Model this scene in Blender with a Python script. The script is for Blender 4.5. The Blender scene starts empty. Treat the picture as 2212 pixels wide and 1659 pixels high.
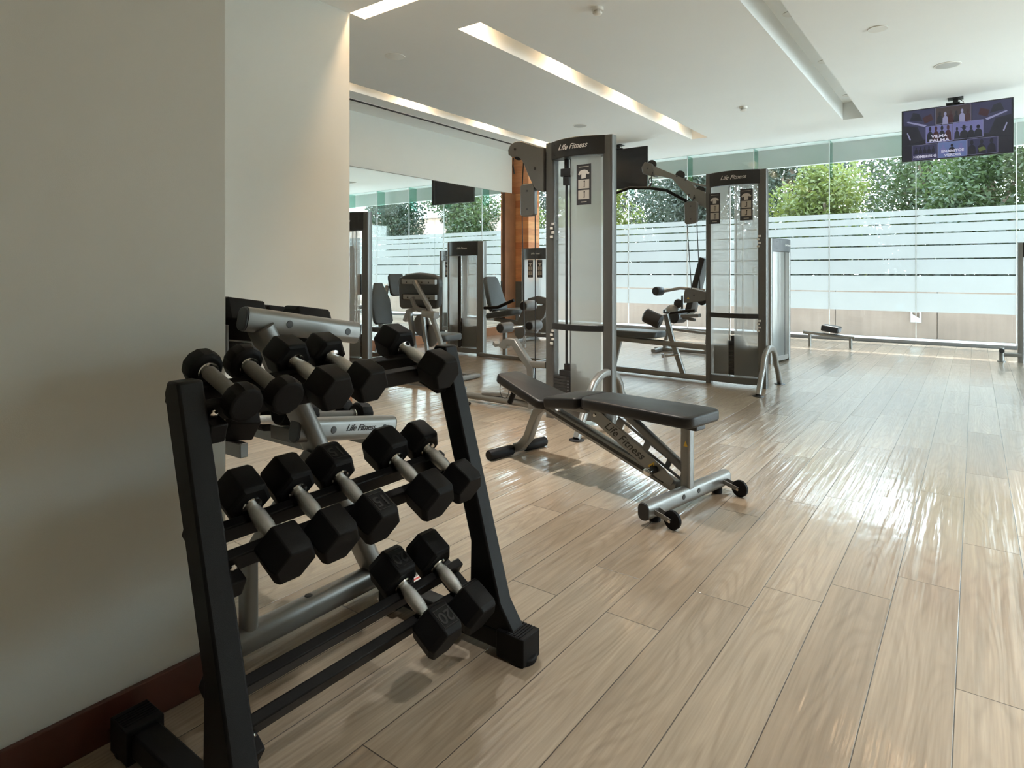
import bpy, bmesh, math, random
from mathutils import Vector, Matrix, Euler
R = math.radians
PI = math.pi
random.seed(7)
SC = bpy.context.scene
COL = SC.collection

# ------------------------------------------------------------------ materials
def new_mat(name):
    m = bpy.data.materials.new(name); m.use_nodes = True
    nt = m.node_tree; b = nt.nodes['Principled BSDF']
    return m, nt, b
def N(nt, typ, **kw):
    n = nt.nodes.new(typ)
    for k, v in kw.items():
        if k.startswith('i_'): n.inputs[k[2:].replace('_', ' ')].default_value = v
        else: setattr(n, k, v)
    return n
def L(nt, a, ao, b, bi): nt.links.new(a.outputs[ao], b.inputs[bi])
def mix_rgb(nt, fac, a, b, blend='MIX'):
    n = nt.nodes.new('ShaderNodeMix'); n.data_type = 'RGBA'; n.blend_type = blend
    for idx, v in ((0, fac), (6, a), (7, b)):
        if isinstance(v, tuple) and len(v) == 2 and hasattr(v[0], 'outputs'): nt.links.new(v[0].outputs[v[1]], n.inputs[idx])
        elif isinstance(v, tuple): n.inputs[idx].default_value = (*v[:3], 1)
        else: n.inputs[idx].default_value = v
    return (n, 2)
def math_n(nt, op, a, b=None):
    n = nt.nodes.new('ShaderNodeMath'); n.operation = op
    for i, v in enumerate((a, b)):
        if v is None: continue
        if isinstance(v, tuple): nt.links.new(v[0].outputs[v[1]], n.inputs[i])
        else: n.inputs[i].default_value = v
    return (n, 0)
def simple(name, col, rough=.5, metal=0, var=.0, scale=20, bump=0, bscale=200, coat=0, spec=None, emit=None, estr=0):
    m, nt, b = new_mat(name)
    b.inputs['Roughness'].default_value = rough; b.inputs['Metallic'].default_value = metal
    if coat: b.inputs['Coat Weight'].default_value = coat
    if spec is not None: b.inputs['Specular IOR Level'].default_value = spec
    tc = N(nt, 'ShaderNodeTexCoord'); no = N(nt, 'ShaderNodeTexNoise', i_Scale=scale, i_Detail=3.0)
    L(nt, tc, 'Object', no, 'Vector')
    d = tuple(max(0, c * (1 - var)) for c in col); e = tuple(min(1, c * (1 + var)) for c in col)
    mx = mix_rgb(nt, (no, 0), d, e)
    nt.links.new(mx[0].outputs[2], b.inputs['Base Color'])
    if bump:
        nb = N(nt, 'ShaderNodeTexNoise', i_Scale=bscale, i_Detail=2.0); L(nt, tc, 'Object', nb, 'Vector')
        bp = N(nt, 'ShaderNodeBump', i_Strength=bump, i_Distance=.002); L(nt, nb, 0, bp, 'Height'); L(nt, bp, 0, b, 'Normal')
    if emit: b.inputs['Emission Color'].default_value = (*emit, 1); b.inputs['Emission Strength'].default_value = estr
    return m
M = {}
M['wall'] = simple('wall_paint', (.645, .65, .605), .65, var=.02, scale=3, bump=.1, bscale=350)
M['ceiling'] = simple('ceiling_paint', (.87, .895, .885), .75, var=.015, scale=2)
M['base'] = simple('dark_red_baseboard_wood', (.085, .028, .018), .35, var=.35, scale=8)
M['basel'] = simple('brown_baseboard_wood', (.33, .15, .07), .4, var=.3, scale=6)
M['blackmetal'] = simple('black_powder_coat', (.006, .006, .0065), .45, spec=.22, var=.15, scale=40, bump=.25, bscale=900)
M['rubber'] = simple('black_rubber', (.0055, .0055, .006), .6, spec=.22, var=.2, scale=30, bump=.2, bscale=500)
M['rubbermark'] = simple('black_rubber_lettering', (.009, .009, .009), .55)
M['chrome'] = simple('chrome', (.72, .72, .70), .14, 1, var=.05, scale=60)
M['knurl'] = simple('knurled_chrome', (.70, .69, .66), .2, 1, var=.1, scale=300, bump=.7, bscale=900)
M['grip'] = simple('grey_grip', (.22, .21, .19), .7, var=.1, scale=80, bump=.5, bscale=900)
M['silver'] = simple('silver_metallic_paint', (.25, .25, .24), .36, .55, var=.04, scale=50, coat=.2)
M['graphite'] = simple('graphite_metallic_paint', (.17, .17, .165), .4, .5, var=.05, scale=50, coat=.15)
M['column'] = simple('tower_column_paint', (.15, .15, .145), .38, .55, var=.05, scale=40, coat=.2)
M['blackplastic'] = simple('black_plastic', (.022, .023, .025), .38, var=.1, scale=30)
M['greyplastic'] = simple('grey_plastic', (.16, .165, .17), .45, var=.06, scale=30)
M['capgrey'] = simple('mid_grey_plastic', (.06, .065, .07), .4, var=.06, scale=30)
M['vinyl'] = simple('black_vinyl', (.013, .013, .013), .4, spec=.42, var=.15, scale=14, bump=.35, bscale=260)
M['vinylgrey'] = simple('slate_vinyl', (.055, .065, .07), .42, var=.12, scale=12, bump=.3, bscale=260)
M['weight'] = simple('weight_plate_paint', (.035, .036, .036), .45, var=.1, scale=30)
M['cable'] = simple('black_cable', (.02, .02, .02), .5)
M['white'] = simple('white_marking', (.75, .75, .73), .5)
M['ink'] = simple('dark_marking', (.02, .02, .02), .5)
M['yellow'] = simple('yellow_marking', (.75, .48, .06), .5)
M['red'] = simple('red_marking', (.65, .08, .07), .5)
M['chart'] = simple('chart_grey', (.045, .045, .05), .35)
M['paper'] = simple('chart_paper', (.50, .47, .42), .5)
M['skinchart'] = simple('chart_figure', (.62, .60, .57), .5)
M['whiteplastic'] = simple('white_plastic', (.78, .77, .72), .45, var=.02)
M['offwhite'] = simple('ceiling_speaker_grille', (.50, .51, .49), .7, var=.05, scale=300)
M['concrete'] = None
M['alu'] = simple('dark_aluminium', (.17, .18, .19), .45, .3)
M['white_seal'] = simple('white_silicone_seal', (.82, .84, .84), .5)
M['greypanel'] = simple('grey_laminate', (.13, .145, .14), .5, var=.08, scale=4)
M['warmlamp'] = simple('warm_lamp_lens', (.9, .8, .6), .4, emit=(1, .72, .42), estr=6)
M['bark'] = simple('tree_bark', (.14, .10, .07), .9, var=.3, scale=6)
M['ground'] = simple('outside_paving', (.70, .68, .63), .85, var=.12, scale=1.5)
M['soffit'] = simple('outside_soffit_render', (.66, .68, .66), .8, var=.02)

def concrete():
    m, nt, b = new_mat('board_marked_concrete')
    tc = N(nt, 'ShaderNodeTexCoord'); n1 = N(nt, 'ShaderNodeTexNoise', i_Scale=1.3, i_Detail=6.0); L(nt, tc, 'Object', n1, 'Vector')
    mp = N(nt, 'ShaderNodeMapping'); mp.inputs['Scale'].default_value = (9, 9, .5); L(nt, tc, 'Object', mp, 'Vector')
    n2 = N(nt, 'ShaderNodeTexNoise', i_Scale=1.0, i_Detail=5.0); L(nt, mp, 0, n2, 'Vector')
    a = mix_rgb(nt, (n1, 0), (.25, .18, .138), (.45, .335, .265)); c = mix_rgb(nt, (n2, 0), (.6, .58, .55), (1, 1, 1))
    r = mix_rgb(nt, .8, (a[0], 2), (c[0], 2), 'MULTIPLY')
    nt.links.new(r[0].outputs[2], b.inputs['Base Color']); b.inputs['Roughness'].default_value = .9
    return m
M['concrete'] = concrete()

def wood_clad():
    m, nt, b = new_mat('orange_wood_cladding')
    tc = N(nt, 'ShaderNodeTexCoord'); sx = N(nt, 'ShaderNodeSeparateXYZ'); L(nt, tc, 'Object', sx, 0)
    row = math_n(nt, 'FLOOR', math_n(nt, 'DIVIDE', (sx, 2), .14))
    wn = N(nt, 'ShaderNodeTexWhiteNoise', noise_dimensions='1D'); nt.links.new(row[0].outputs[0], wn.inputs['W'])
    mp = N(nt, 'ShaderNodeMapping'); mp.inputs['Scale'].default_value = (3, 3, 30); L(nt, tc, 'Object', mp, 'Vector')
    no = N(nt, 'ShaderNodeTexNoise', i_Scale=1.5, i_Detail=6.0); L(nt, mp, 0, no, 'Vector')
    a = mix_rgb(nt, (wn, 0), (.62, .24, .10), (.90, .48, .22)); g = mix_rgb(nt, (no, 0), (.55, .5, .45), (1.1, 1.1, 1.1))
    r = mix_rgb(nt, .8, (a[0], 2), (g[0], 2), 'MULTIPLY')
    nt.links.new(r[0].outputs[2], b.inputs['Base Color']); b.inputs['Roughness'].default_value = .4
    return m
M['wood'] = wood_clad()
M['woodpost'] = simple('brown_wood_post', (.20, .085, .035), .4, var=.35, scale=5)

def floor_mat():
    m, nt, b = new_mat('oak_plank_floor')
    W, LN = .2017, 1.22
    tc = N(nt, 'ShaderNodeTexCoord'); s = N(nt, 'ShaderNodeSeparateXYZ'); L(nt, tc, 'Object', s, 0)
    xs = math_n(nt, 'DIVIDE', math_n(nt, 'ADD', (s, 0), 20.0 + .014), W)
    col = math_n(nt, 'FLOOR', xs); fx = math_n(nt, 'FRACT', xs)
    wn = N(nt, 'ShaderNodeTexWhiteNoise', noise_dimensions='1D'); nt.links.new(col[0].outputs[0], wn.inputs['W'])
    ys = math_n(nt, 'ADD', math_n(nt, 'DIVIDE', math_n(nt, 'ADD', (s, 1), 30.0), LN), math_n(nt, 'MULTIPLY', (wn, 0), 7.0))
    row = math_n(nt, 'FLOOR', ys); fy = math_n(nt, 'FRACT', ys)
    cmb = N(nt, 'ShaderNodeCombineXYZ'); nt.links.new(col[0].outputs[0], cmb.inputs[0]); nt.links.new(row[0].outputs[0], cmb.inputs[1])
    w2 = N(nt, 'ShaderNodeTexWhiteNoise', noise_dimensions='3D'); L(nt, cmb, 0, w2, 'Vector')
    # grooves
    ex = math_n(nt, 'MULTIPLY', math_n(nt, 'MINIMUM', fx, math_n(nt, 'SUBTRACT', 1.0, fx)), W)
    ey = math_n(nt, 'MULTIPLY', math_n(nt, 'MINIMUM', fy, math_n(nt, 'SUBTRACT', 1.0, fy)), LN)
    e = math_n(nt, 'MINIMUM', ex, ey)
    gap = N(nt, 'ShaderNodeMapRange'); gap.inputs[1].default_value = .0006; gap.inputs[2].default_value = .0022
    nt.links.new(e[0].outputs[0], gap.inputs[0])
    # grain coordinates: stretched along y, shifted per plank
    add = N(nt, 'ShaderNodeVectorMath', operation='MULTIPLY_ADD'); L(nt, w2, 1, add, 0); add.inputs[1].default_value = (5, 9, 3); L(nt, tc, 'Object', add, 2)
    mp = N(nt, 'ShaderNodeMapping'); mp.inputs['Scale'].default_value = (26, .8, 1); L(nt, add, 0, mp, 'Vector')
    n1 = N(nt, 'ShaderNodeTexNoise', i_Scale=1.0, i_Detail=5.0, i_Distortion=.3); L(nt, mp, 0, n1, 'Vector')
    mp3 = N(nt, 'ShaderNodeMapping'); mp3.inputs['Scale'].default_value = (150, 4, 1); L(nt, add, 0, mp3, 'Vector')
    n3 = N(nt, 'ShaderNodeTexNoise', i_Scale=1.0, i_Detail=4.0); L(nt, mp3, 0, n3, 'Vector')
    mp2 = N(nt, 'ShaderNodeMapping'); mp2.inputs['Scale'].default_value = (5.5, .75, 1); L(nt, add, 0, mp2, 'Vector')
    nr = N(nt, 'ShaderNodeTexNoise', i_Scale=1.0, i_Detail=1.0); L(nt, mp2, 0, nr, 'Vector')
    ring = math_n(nt, 'FRACT', math_n(nt, 'MULTIPLY', (nr, 0), 21.0)); ring = math_n(nt, 'ABSOLUTE', math_n(nt, 'SUBTRACT', ring, .5))   # contour lines: cathedral grain
    wv = N(nt, 'ShaderNodeMapRange'); wv.interpolation_type = 'SMOOTHSTEP'; wv.inputs[1].default_value = .0; wv.inputs[2].default_value = .33; nt.links.new(ring[0].outputs[0], wv.inputs[0])
    basec = mix_rgb(nt, (w2, 0), (.34, .265, .19), (.47, .39, .295))
    dark = mix_rgb(nt, (n1, 0), (.52, .49, .46), (1.34, 1.34, 1.33))
    c1 = mix_rgb(nt, .85, (basec[0], 2), (dark[0], 2), 'MULTIPLY')
    ringc = mix_rgb(nt, (wv, 0), (.87, .855, .84), (1.05, 1.05, 1.05)); rf = math_n(nt, 'MULTIPLY', math_n(nt, 'SUBTRACT', 1.0, math_n(nt, 'ABSOLUTE', math_n(nt, 'SUBTRACT', math_n(nt, 'MULTIPLY', fx, 2.0), 1.0))), 1.0); c2 = mix_rgb(nt, rf, (c1[0], 2), (ringc[0], 2), 'MULTIPLY')
    finec = mix_rgb(nt, (n3, 0), (.62, .60, .58), (1.34, 1.34, 1.34)); c3 = mix_rgb(nt, .75, (c2[0], 2), (finec[0], 2), 'MULTIPLY')
    c4 = mix_rgb(nt, (gap, 0), (.045, .032, .022), (c3[0], 2))
    nt.links.new(c4[0].outputs[2], b.inputs['Base Color'])
    # gloss and waviness
    mr = N(nt, 'ShaderNodeMapRange'); mr.inputs[3].default_value = .285; mr.inputs[4].default_value = .40; L(nt, n1, 0, mr, 0); L(nt, mr, 0, b, 'Roughness')
    b.inputs['Specular IOR Level'].default_value = .5
    b.inputs['Coat Weight'].default_value = .95; b.inputs['Coat Roughness'].default_value = .11
    mpw = N(nt, 'ShaderNodeMapping'); mpw.inputs['Scale'].default_value = (15, .8, 1); L(nt, add, 0, mpw, 'Vector')
    nw = N(nt, 'ShaderNodeTexNoise', i_Scale=1.6, i_Detail=2.5); L(nt, mpw, 0, nw, 'Vector')
    nl = N(nt, 'ShaderNodeTexNoise', i_Scale=5.0, i_Detail=2.0); L(nt, tc, 'Object', nl, 'Vector')
    h = math_n(nt, 'ADD', math_n(nt, 'MULTIPLY', (nw, 0), .0052), math_n(nt, 'MULTIPLY', (n3, 0), .00035))
    h = math_n(nt, 'ADD', h, math_n(nt, 'MULTIPLY', (nl, 0), .0022))
    h = math_n(nt, 'ADD', h, math_n(nt, 'MULTIPLY', (gap, 0), .0008))
    bp = N(nt, 'ShaderNodeBump', i_Strength=1.0, i_Distance=1.0); nt.links.new(h[0].outputs[0], bp.inputs['Height'])
    L(nt, bp, 0, b, 'Normal')
    bp2 = N(nt, 'ShaderNodeBump', i_Strength=1.0, i_Distance=1.0); nt.links.new(h[0].outputs[0], bp2.inputs['Height']); L(nt, bp2, 0, b, 'Coat Normal')
    return m
M['floor'] = floor_mat()

def glass_mat(name, tint=(.965, .992, .985), refl=1.0):
    m = bpy.data.materials.new(name); m.use_nodes = True; nt = m.node_tree; nt.nodes.clear()
    out = N(nt, 'ShaderNodeOutputMaterial'); tr = N(nt, 'ShaderNodeBsdfTransparent'); tr.inputs[0].default_value = (*tint, 1)
    gl = N(nt, 'ShaderNodeBsdfGlossy'); gl.inputs['Roughness'].default_value = .01
    fr = N(nt, 'ShaderNodeFresnel'); ge = N(nt, 'ShaderNodeNewGeometry')      # a thin pane: the same reflectance from either side
    io = math_n(nt, 'ADD', math_n(nt, 'MULTIPLY', (ge, 6), 1 / 1.45 - 1.45), 1.45); nt.links.new(io[0].outputs[0], fr.inputs['IOR'])
    mx = N(nt, 'ShaderNodeMixShader'); sc = math_n(nt, 'MULTIPLY', (fr, 0), refl); nt.links.new(sc[0].outputs[0], mx.inputs[0])
    L(nt, tr, 0, mx, 1); L(nt, gl, 0, mx, 2); L(nt, mx, 0, out, 0)
    return m
M['glass'] = glass_mat('clear_window_glass')
M['finglass'] = glass_mat('green_edge_glass', (.58, .80, .73))

def frost_mat():
    m = bpy.data.materials.new('frosted_window_film'); m.use_nodes = True; nt = m.node_tree; nt.nodes.clear()
    out = N(nt, 'ShaderNodeOutputMaterial'); tl = N(nt, 'ShaderNodeBsdfTranslucent'); df = N(nt, 'ShaderNodeBsdfDiffuse')
    tc = N(nt, 'ShaderNodeTexCoord'); no = N(nt, 'ShaderNodeTexNoise', i_Scale=2.0, i_Detail=4.0); L(nt, tc, 'Object', no, 'Vector')
    c = mix_rgb(nt, (no, 0), (.183, .192, .188), (.212, .222, .217)); nt.links.new(c[0].outputs[2], tl.inputs[0])
    df.inputs[0].default_value = (.70, .84, .84, 1)
    tr = N(nt, 'ShaderNodeBsdfTransparent'); tr.inputs[0].default_value = (.8, .93, .93, 1)
    mx = N(nt, 'ShaderNodeMixShader'); mx.inputs[0].default_value = .15; L(nt, tl, 0, mx, 1); L(nt, df, 0, mx, 2)
    m2 = N(nt, 'ShaderNodeMixShader'); m2.inputs[0].default_value = .10; L(nt, mx, 0, m2, 1); L(nt, tr, 0, m2, 2)
    L(nt, m2, 0, out, 0)
    return m
M['frost'] = frost_mat()

def shroud_mat():
    m = bpy.data.materials.new('smoked_translucent_shroud'); m.use_nodes = True; nt = m.node_tree; nt.nodes.clear()
    out = N(nt, 'ShaderNodeOutputMaterial'); tr = N(nt, 'ShaderNodeBsdfTransparent'); tr.inputs[0].default_value = (.93, .95, .95, 1)
    tl = N(nt, 'ShaderNodeBsdfTranslucent'); tl.inputs[0].default_value = (.92, .93, .91, 1)
    p = N(nt, 'ShaderNodeBsdfPrincipled'); p.inputs['Base Color'].default_value = (.60, .62, .60, 1); p.inputs['Metallic'].default_value = .6; p.inputs['Roughness'].default_value = .33
    a = N(nt, 'ShaderNodeMixShader'); a.inputs[0].default_value = .42; L(nt, tl, 0, a, 1); L(nt, tr, 0, a, 2)
    b_ = N(nt, 'ShaderNodeMixShader'); b_.inputs[0].default_value = .26; L(nt, a, 0, b_, 1); L(nt, p, 0, b_, 2)
    L(nt, b_, 0, out, 0)
    return m
M['shroud'] = shroud_mat()
def mirror_mat():
    m, nt, b = new_mat('mirror'); b.inputs['Base Color'].default_value = (.93, .97, .95, 1); b.inputs['Metallic'].default_value = 1; b.inputs['Roughness'].default_value = .008
    return m
M['mirror'] = mirror_mat()
def leaf_mat(name, c1, c2):
    m = bpy.data.materials.new(name); m.use_nodes = True; nt = m.node_tree; nt.nodes.clear()
    out = N(nt, 'ShaderNodeOutputMaterial'); tl = N(nt, 'ShaderNodeBsdfTranslucent'); df = N(nt, 'ShaderNodeBsdfPrincipled'); df.inputs['Roughness'].default_value = .45
    g = N(nt, 'ShaderNodeTexCoord'); no = N(nt, 'ShaderNodeTexNoise', i_Scale=2.5, i_Detail=3.0); L(nt, g, 'Object', no, 'Vector')
    c = mix_rgb(nt, (no, 0), c1, c2); nt.links.new(c[0].outputs[2], tl.inputs[0]); nt.links.new(c[0].outputs[2], df.inputs['Base Color'])
    mx = N(nt, 'ShaderNodeMixShader'); mx.inputs[0].default_value = .45; L(nt, df, 0, mx, 1); L(nt, tl, 0, mx, 2); L(nt, mx, 0, out, 0)
    return m
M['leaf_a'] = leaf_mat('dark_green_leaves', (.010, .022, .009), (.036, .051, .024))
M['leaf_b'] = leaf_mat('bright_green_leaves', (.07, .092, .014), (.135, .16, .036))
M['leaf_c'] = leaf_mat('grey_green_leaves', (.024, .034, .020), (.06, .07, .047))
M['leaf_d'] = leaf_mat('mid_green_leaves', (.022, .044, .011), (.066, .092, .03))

def screen_mat(name, col, s): return simple(name, (.01, .01, .012), .12, emit=col, estr=s)
M['screen'] = simple('tv_screen_off', (.008, .009, .012), .22)
def scr(name, c, s=.55): M[name] = screen_mat(name, c, s)
scr('scr_dark', (.012, .012, .022)); scr('scr_navy', (.03, .03, .075)); scr('scr_violet', (.13, .13, .30)); scr('scr_blue', (.10, .14, .30))
scr('scr_maroon', (.04, .012, .018)); scr('scr_brown', (.045, .032, .035)); scr('scr_text', (.50, .50, .62)); scr('scr_line', (.22, .22, .36)); scr('scr_green', (.08, .11, .03))

# ------------------------------------------------------------------ mesh building
class MB:
    def __init__(s): s.v = []; s.f = []
    def add(s, vs, fs):
        o = len(s.v); s.v += [tuple(v) for v in vs]; s.f += [tuple(i + o for i in f) for f in fs]; return s
    def box(s, c, d, rot=None):
        hx, hy, hz = d[0] / 2, d[1] / 2, d[2] / 2
        vs = [Vector((x, y, z)) for x in (-hx, hx) for y in (-hy, hy) for z in (-hz, hz)]
        if rot is not None:
            if not isinstance(rot, Matrix): rot = Euler(rot).to_matrix()
            vs = [rot @ v for v in vs]
        c = Vector(c)
        return s.add([v + c for v in vs], [(0, 1, 3, 2), (4, 6, 7, 5), (0, 4, 5, 1), (2, 3, 7, 6), (0, 2, 6, 4), (1, 5, 7, 3)])
    def bb(s, x0, x1, y0, y1, z0, z1): return s.box(((x0 + x1) / 2, (y0 + y1) / 2, (z0 + z1) / 2), (x1 - x0, y1 - y0, z1 - z0))
    def sweep(s, path, sec, up=(0, 0, 1), caps=True):
        path = [Vector(p) for p in path]; n = len(sec); rings = []; up = Vector(up)
        for i, p in enumerate(path):
            if i == 0: t = path[1] - p
            elif i == len(path) - 1: t = p - path[i - 1]
            else: t = (path[i + 1] - p).normalized() + (p - path[i - 1]).normalized()
            t.normalize(); a = up.cross(t)
            if a.length < 1e-4: a = Vector((1, 0, 0)).cross(t)
            a.normalize(); b = t.cross(a)
            k = 1.0
            if 0 < i < len(path) - 1:
                c = (p - path[i - 1]).normalized().dot(t); k = 1 / max(.5, c)
            rings.append([p + a * x + b * y * k for x, y in sec])
        vs = [v for r in rings for v in r]; fs = []
        for i in range(len(path) - 1):
            for j in range(n): fs.append((i * n + j, i * n + (j + 1) % n, (i + 1) * n + (j + 1) % n, (i + 1) * n + j))
        if caps: fs.append(tuple(range(n))[::-1]); fs.append(tuple((len(path) - 1) * n + j for j in range(n)))
        return s.add(vs, fs)
    def tube(s, path, r, n=14, up=(0, 0, 1)):
        return s.sweep(path, [(r * math.cos(2 * PI * i / n), r * math.sin(2 * PI * i / n)) for i in range(n)], up)
    def rect(s, path, w, h, up=(0, 0, 1), rr=.25):
        return s.sweep(path, rrect(w, h, rr * min(w, h)), up)
    def lathe(s, prof, org, axis, n=28, ang0=0):
        axis = Vector(axis).normalized(); org = Vector(org)
        a = axis.orthogonal().normalized()
        if abs(axis.z) < .99: a = Vector((0, 0, 1)).cross(axis).normalized()
        b = axis.cross(a); vs = []; fs = []
        for x, r in prof:
            for i in range(n):
                t = ang0 + 2 * PI * i / n; vs.append(org + axis * x + (a * math.cos(t) + b * math.sin(t)) * r)
        for k in range(len(prof) - 1):
            for i in range(n): fs.append((k * n + i, k * n + (i + 1) % n, (k + 1) * n + (i + 1) % n, (k + 1) * n + i))
        fs.append(tuple(range(n))[::-1]); fs.append(tuple((len(prof) - 1) * n + j for j in range(n)))
        return s.add(vs, fs)
    def cyl(s, p0, p1, r, n=20):
        p0 = Vector(p0); p1 = Vector(p1); return s.lathe([(0, r), ((p1 - p0).length, r)], p0, p1 - p0, n)
    def prism(s, pts, u, v, w, org=(0, 0, 0)):
        """outline pts (2D) in axes u, v, extruded by vector w, centred"""
        u, v, w, org = Vector(u), Vector(v), Vector(w), Vector(org); n = len(pts)
        vs = [org + u * x + v * y - w / 2 for x, y in pts] + [org + u * x + v * y + w / 2 for x, y in pts]
        fs = [tuple(range(n))[::-1], tuple(range(n, 2 * n))] + [(i, (i + 1) % n, n + (i + 1) % n, n + i) for i in range(n)]
        return s.add(vs, fs)
    def pad(s, outline, u, v, w, th, org=(0, 0, 0), rad=.018, k=4):
        """upholstered pad: outline in u,v; thickness th along w; rounded edges by inset rings"""
        u, v, w, org = Vector(u), Vector(v), Vector(w).normalized(), Vector(org); n = len(outline)
        cx = sum(p[0] for p in outline) / n; cy = sum(p[1] for p in outline) / n
        hx = max(abs(p[0] - cx) for p in outline); hy = max(abs(p[1] - cy) for p in outline)
        rings = []
        for side in (-1, 1):
            rr = []
            for i in range(k + 1):
                a = PI / 2 * i / k; ins = rad * (1 - math.cos(a)) ; h = th / 2 - rad + rad * math.sin(a)
                rr.append((ins, side * h))
            rings += rr[::-1] if side < 0 else rr
        vs = []
        for ins, h in rings:
            fx = 1 - ins / hx; fy = 1 - ins / hy
            vs += [org + u * (cx + (x - cx) * fx) + v * (cy + (y - cy) * fy) + w * h for x, y in outline]
        fs = []
        for r in range(len(rings) - 1):
            for i in range(n): fs.append((r * n + i, r * n + (i + 1) % n, (r + 1) * n + (i + 1) % n, (r + 1) * n + i))
        fs.append(tuple(range(n))[::-1])
        # crowned top
        o = (len(rings) - 1) * n; c = len(vs); vs.append(org + u * cx + v * cy + w * (th / 2 + .003))
        for i in range(n): fs.append((o + i, o + (i + 1) % n, c))
        return s.add(vs, fs)
def rrect(w, h, r, k=4):
    pts = []
    for cx, cy, a0 in ((w / 2 - r, h / 2 - r, 0), (-w / 2 + r, h / 2 - r, 90), (-w / 2 + r, -h / 2 + r, 180), (w / 2 - r, -h / 2 + r, 270)):
        for i in range(k + 1):
            a = R(a0 + 90 * i / k); pts.append((cx + r * math.cos(a), cy + r * math.sin(a)))
    return pts
def arc(c, r, a0, a1, n, plane='xz', off=0):
    out = []
    for i in range(n + 1):
        a = R(a0 + (a1 - a0) * i / n); p, q = c[0] + r * math.cos(a), c[1] + r * math.sin(a)
        out.append((p, off, q) if plane == 'xz' else (off, p, q) if plane == 'yz' else (p, q, off))
    return out
ROOT = {}
def thing(name, label, cat, loc=(0, 0, 0), rot=(0, 0, 0), group=None):
    o = bpy.data.objects.new(name, None); COL.objects.link(o); o.empty_display_size = .1
    o.location = loc; o.rotation_euler = rot; tag(o, label, cat, group)
    ROOT[o.name] = Matrix.LocRotScale(Vector(loc), Euler(rot), None)
    return o
def tag(o, label=None, cat=None, group=None, kind=None):
    if label: o['label'] = label
    if cat: o['category'] = cat
    if group: o['group'] = group
    if kind: o['kind'] = kind
    return o
def make(name, mb, mat, parent=None, bevel=0, local=False, smooth=True, ang=40, origin=None, seg=2):
    me = bpy.data.meshes.new(name); me.from_pydata(mb.v, [], mb.f); me.validate()
    bm = bmesh.new(); bm.from_mesh(me); bmesh.ops.recalc_face_normals(bm, faces=bm.faces); bm.to_mesh(me); bm.free()
    o = bpy.data.objects.new(name, me); COL.objects.link(o); me.materials.append(M[mat] if isinstance(mat, str) else mat)
    if parent:
        r = parent
        while r.parent: r = r.parent
        if not local and r.name in ROOT: me.transform(ROOT[r.name].inverted())
        o.parent = parent
    elif origin: me.transform(Matrix.Translation(-Vector(origin))); o.location = origin
    if smooth:
        for p in me.polygons: p.use_smooth = True
        me.set_sharp_from_angle(angle=R(ang))
    if bevel:
        b = o.modifiers.new('bevel', 'BEVEL'); b.width = bevel; b.segments = seg; b.limit_method = 'ANGLE'; b.angle_limit = R(35)
        b.harden_normals = False
    return o
def struct(name, mb, mat, **k): return tag(make(name, mb, mat, smooth=k.pop('smooth', False), **k), kind='structure')
def solo(name, mb, mat, label, cat, group=None, origin=None, **k): return tag(make(name, mb, mat, origin=origin, **k), label, cat, group)
TXT = {}
def text(name, string, size, mat, parent, pos, ux, uy, shear=0, depth=.0008, local=False, align='CENTER', sx=1.0, bold=0):
    """lettering standing on a surface: ux = reading direction, uy = up direction of the letters"""
    key = (string, size, shear, depth, align, sx, bold)
    if key not in TXT:
        cu = bpy.data.curves.new('lettering', 'FONT'); cu.body = string; cu.size = size; cu.shear = shear; cu.extrude = depth; cu.align_x = align; cu.align_y = 'CENTER'; cu.offset = bold; cu.resolution_u = 3
        to = bpy.data.objects.new('lettering', cu); COL.objects.link(to); dg = bpy.context.evaluated_depsgraph_get(); dg.update()
        me = bpy.data.meshes.new_from_object(to.evaluated_get(dg)); COL.objects.unlink(to); bpy.data.objects.remove(to)
        if sx != 1: me.transform(Matrix.Diagonal((sx, 1, 1, 1)))
        TXT[key] = me
    me = TXT[key].copy(); ux = Vector(ux).normalized(); uy = Vector(uy); uy = (uy - ux * uy.dot(ux)).normalized(); uz = ux.cross(uy)
    m = Matrix((ux, uy, uz)).transposed().to_4x4(); m.translation = Vector(pos)
    if not local:
        r = parent
        while r.parent: r = r.parent
        if r.name in ROOT: m = ROOT[r.name].inverted() @ m
    me.transform(m); me.materials.clear(); me.materials.append(M[mat])
    o = bpy.data.objects.new(name, me); COL.objects.link(o); o.parent = parent
    return o
def copy_tree(o, parent=None):
    c = o.copy(); COL.objects.link(c)
    if parent: c.parent = parent
    for ch in list(o.children): copy_tree(ch, c)
    return c
LOGO = 'Life Fitness'
def logo(parent, pos, ux, uy, size, mat='white', **k): return text('logo_lettering', LOGO, size, mat, parent, pos, ux, uy, shear=.45, sx=.95, bold=size * .006, **k)

# ------------------------------------------------------------------ camera
CH = 3.63          # ceiling height
cam = bpy.data.cameras.new('camera'); cam.sensor_fit = 'HORIZONTAL'; cam.sensor_width = 36; cam.lens = 1362 / 2212 * 36; cam.shift_y = -239.5 / 2212
cam.clip_start = .05; cam.clip_end = 300
co = bpy.data.objects.new('camera', cam); COL.objects.link(co); co.location = (0, 0, 1.2); co.rotation_euler = (R(90), 0, R(36.3)); SC.camera = co

# ------------------------------------------------------------------ the room
XR, YB, YW = 5.0, -3.0, 12.65          # right wall, back wall, window wall
XN, YN = -1.80, 1.01                   # near wall plane and its corner
XF, YF = -4.71, 3.85                   # second wall plane and its corner
XM, YM = -7.52, 10.22                  # mirror wall and its far end
XA = -10.2
struct('floor', MB().bb(XA - .2, XR + .2, YB - .2, YW + .06, -.2, 0), 'floor')
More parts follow.
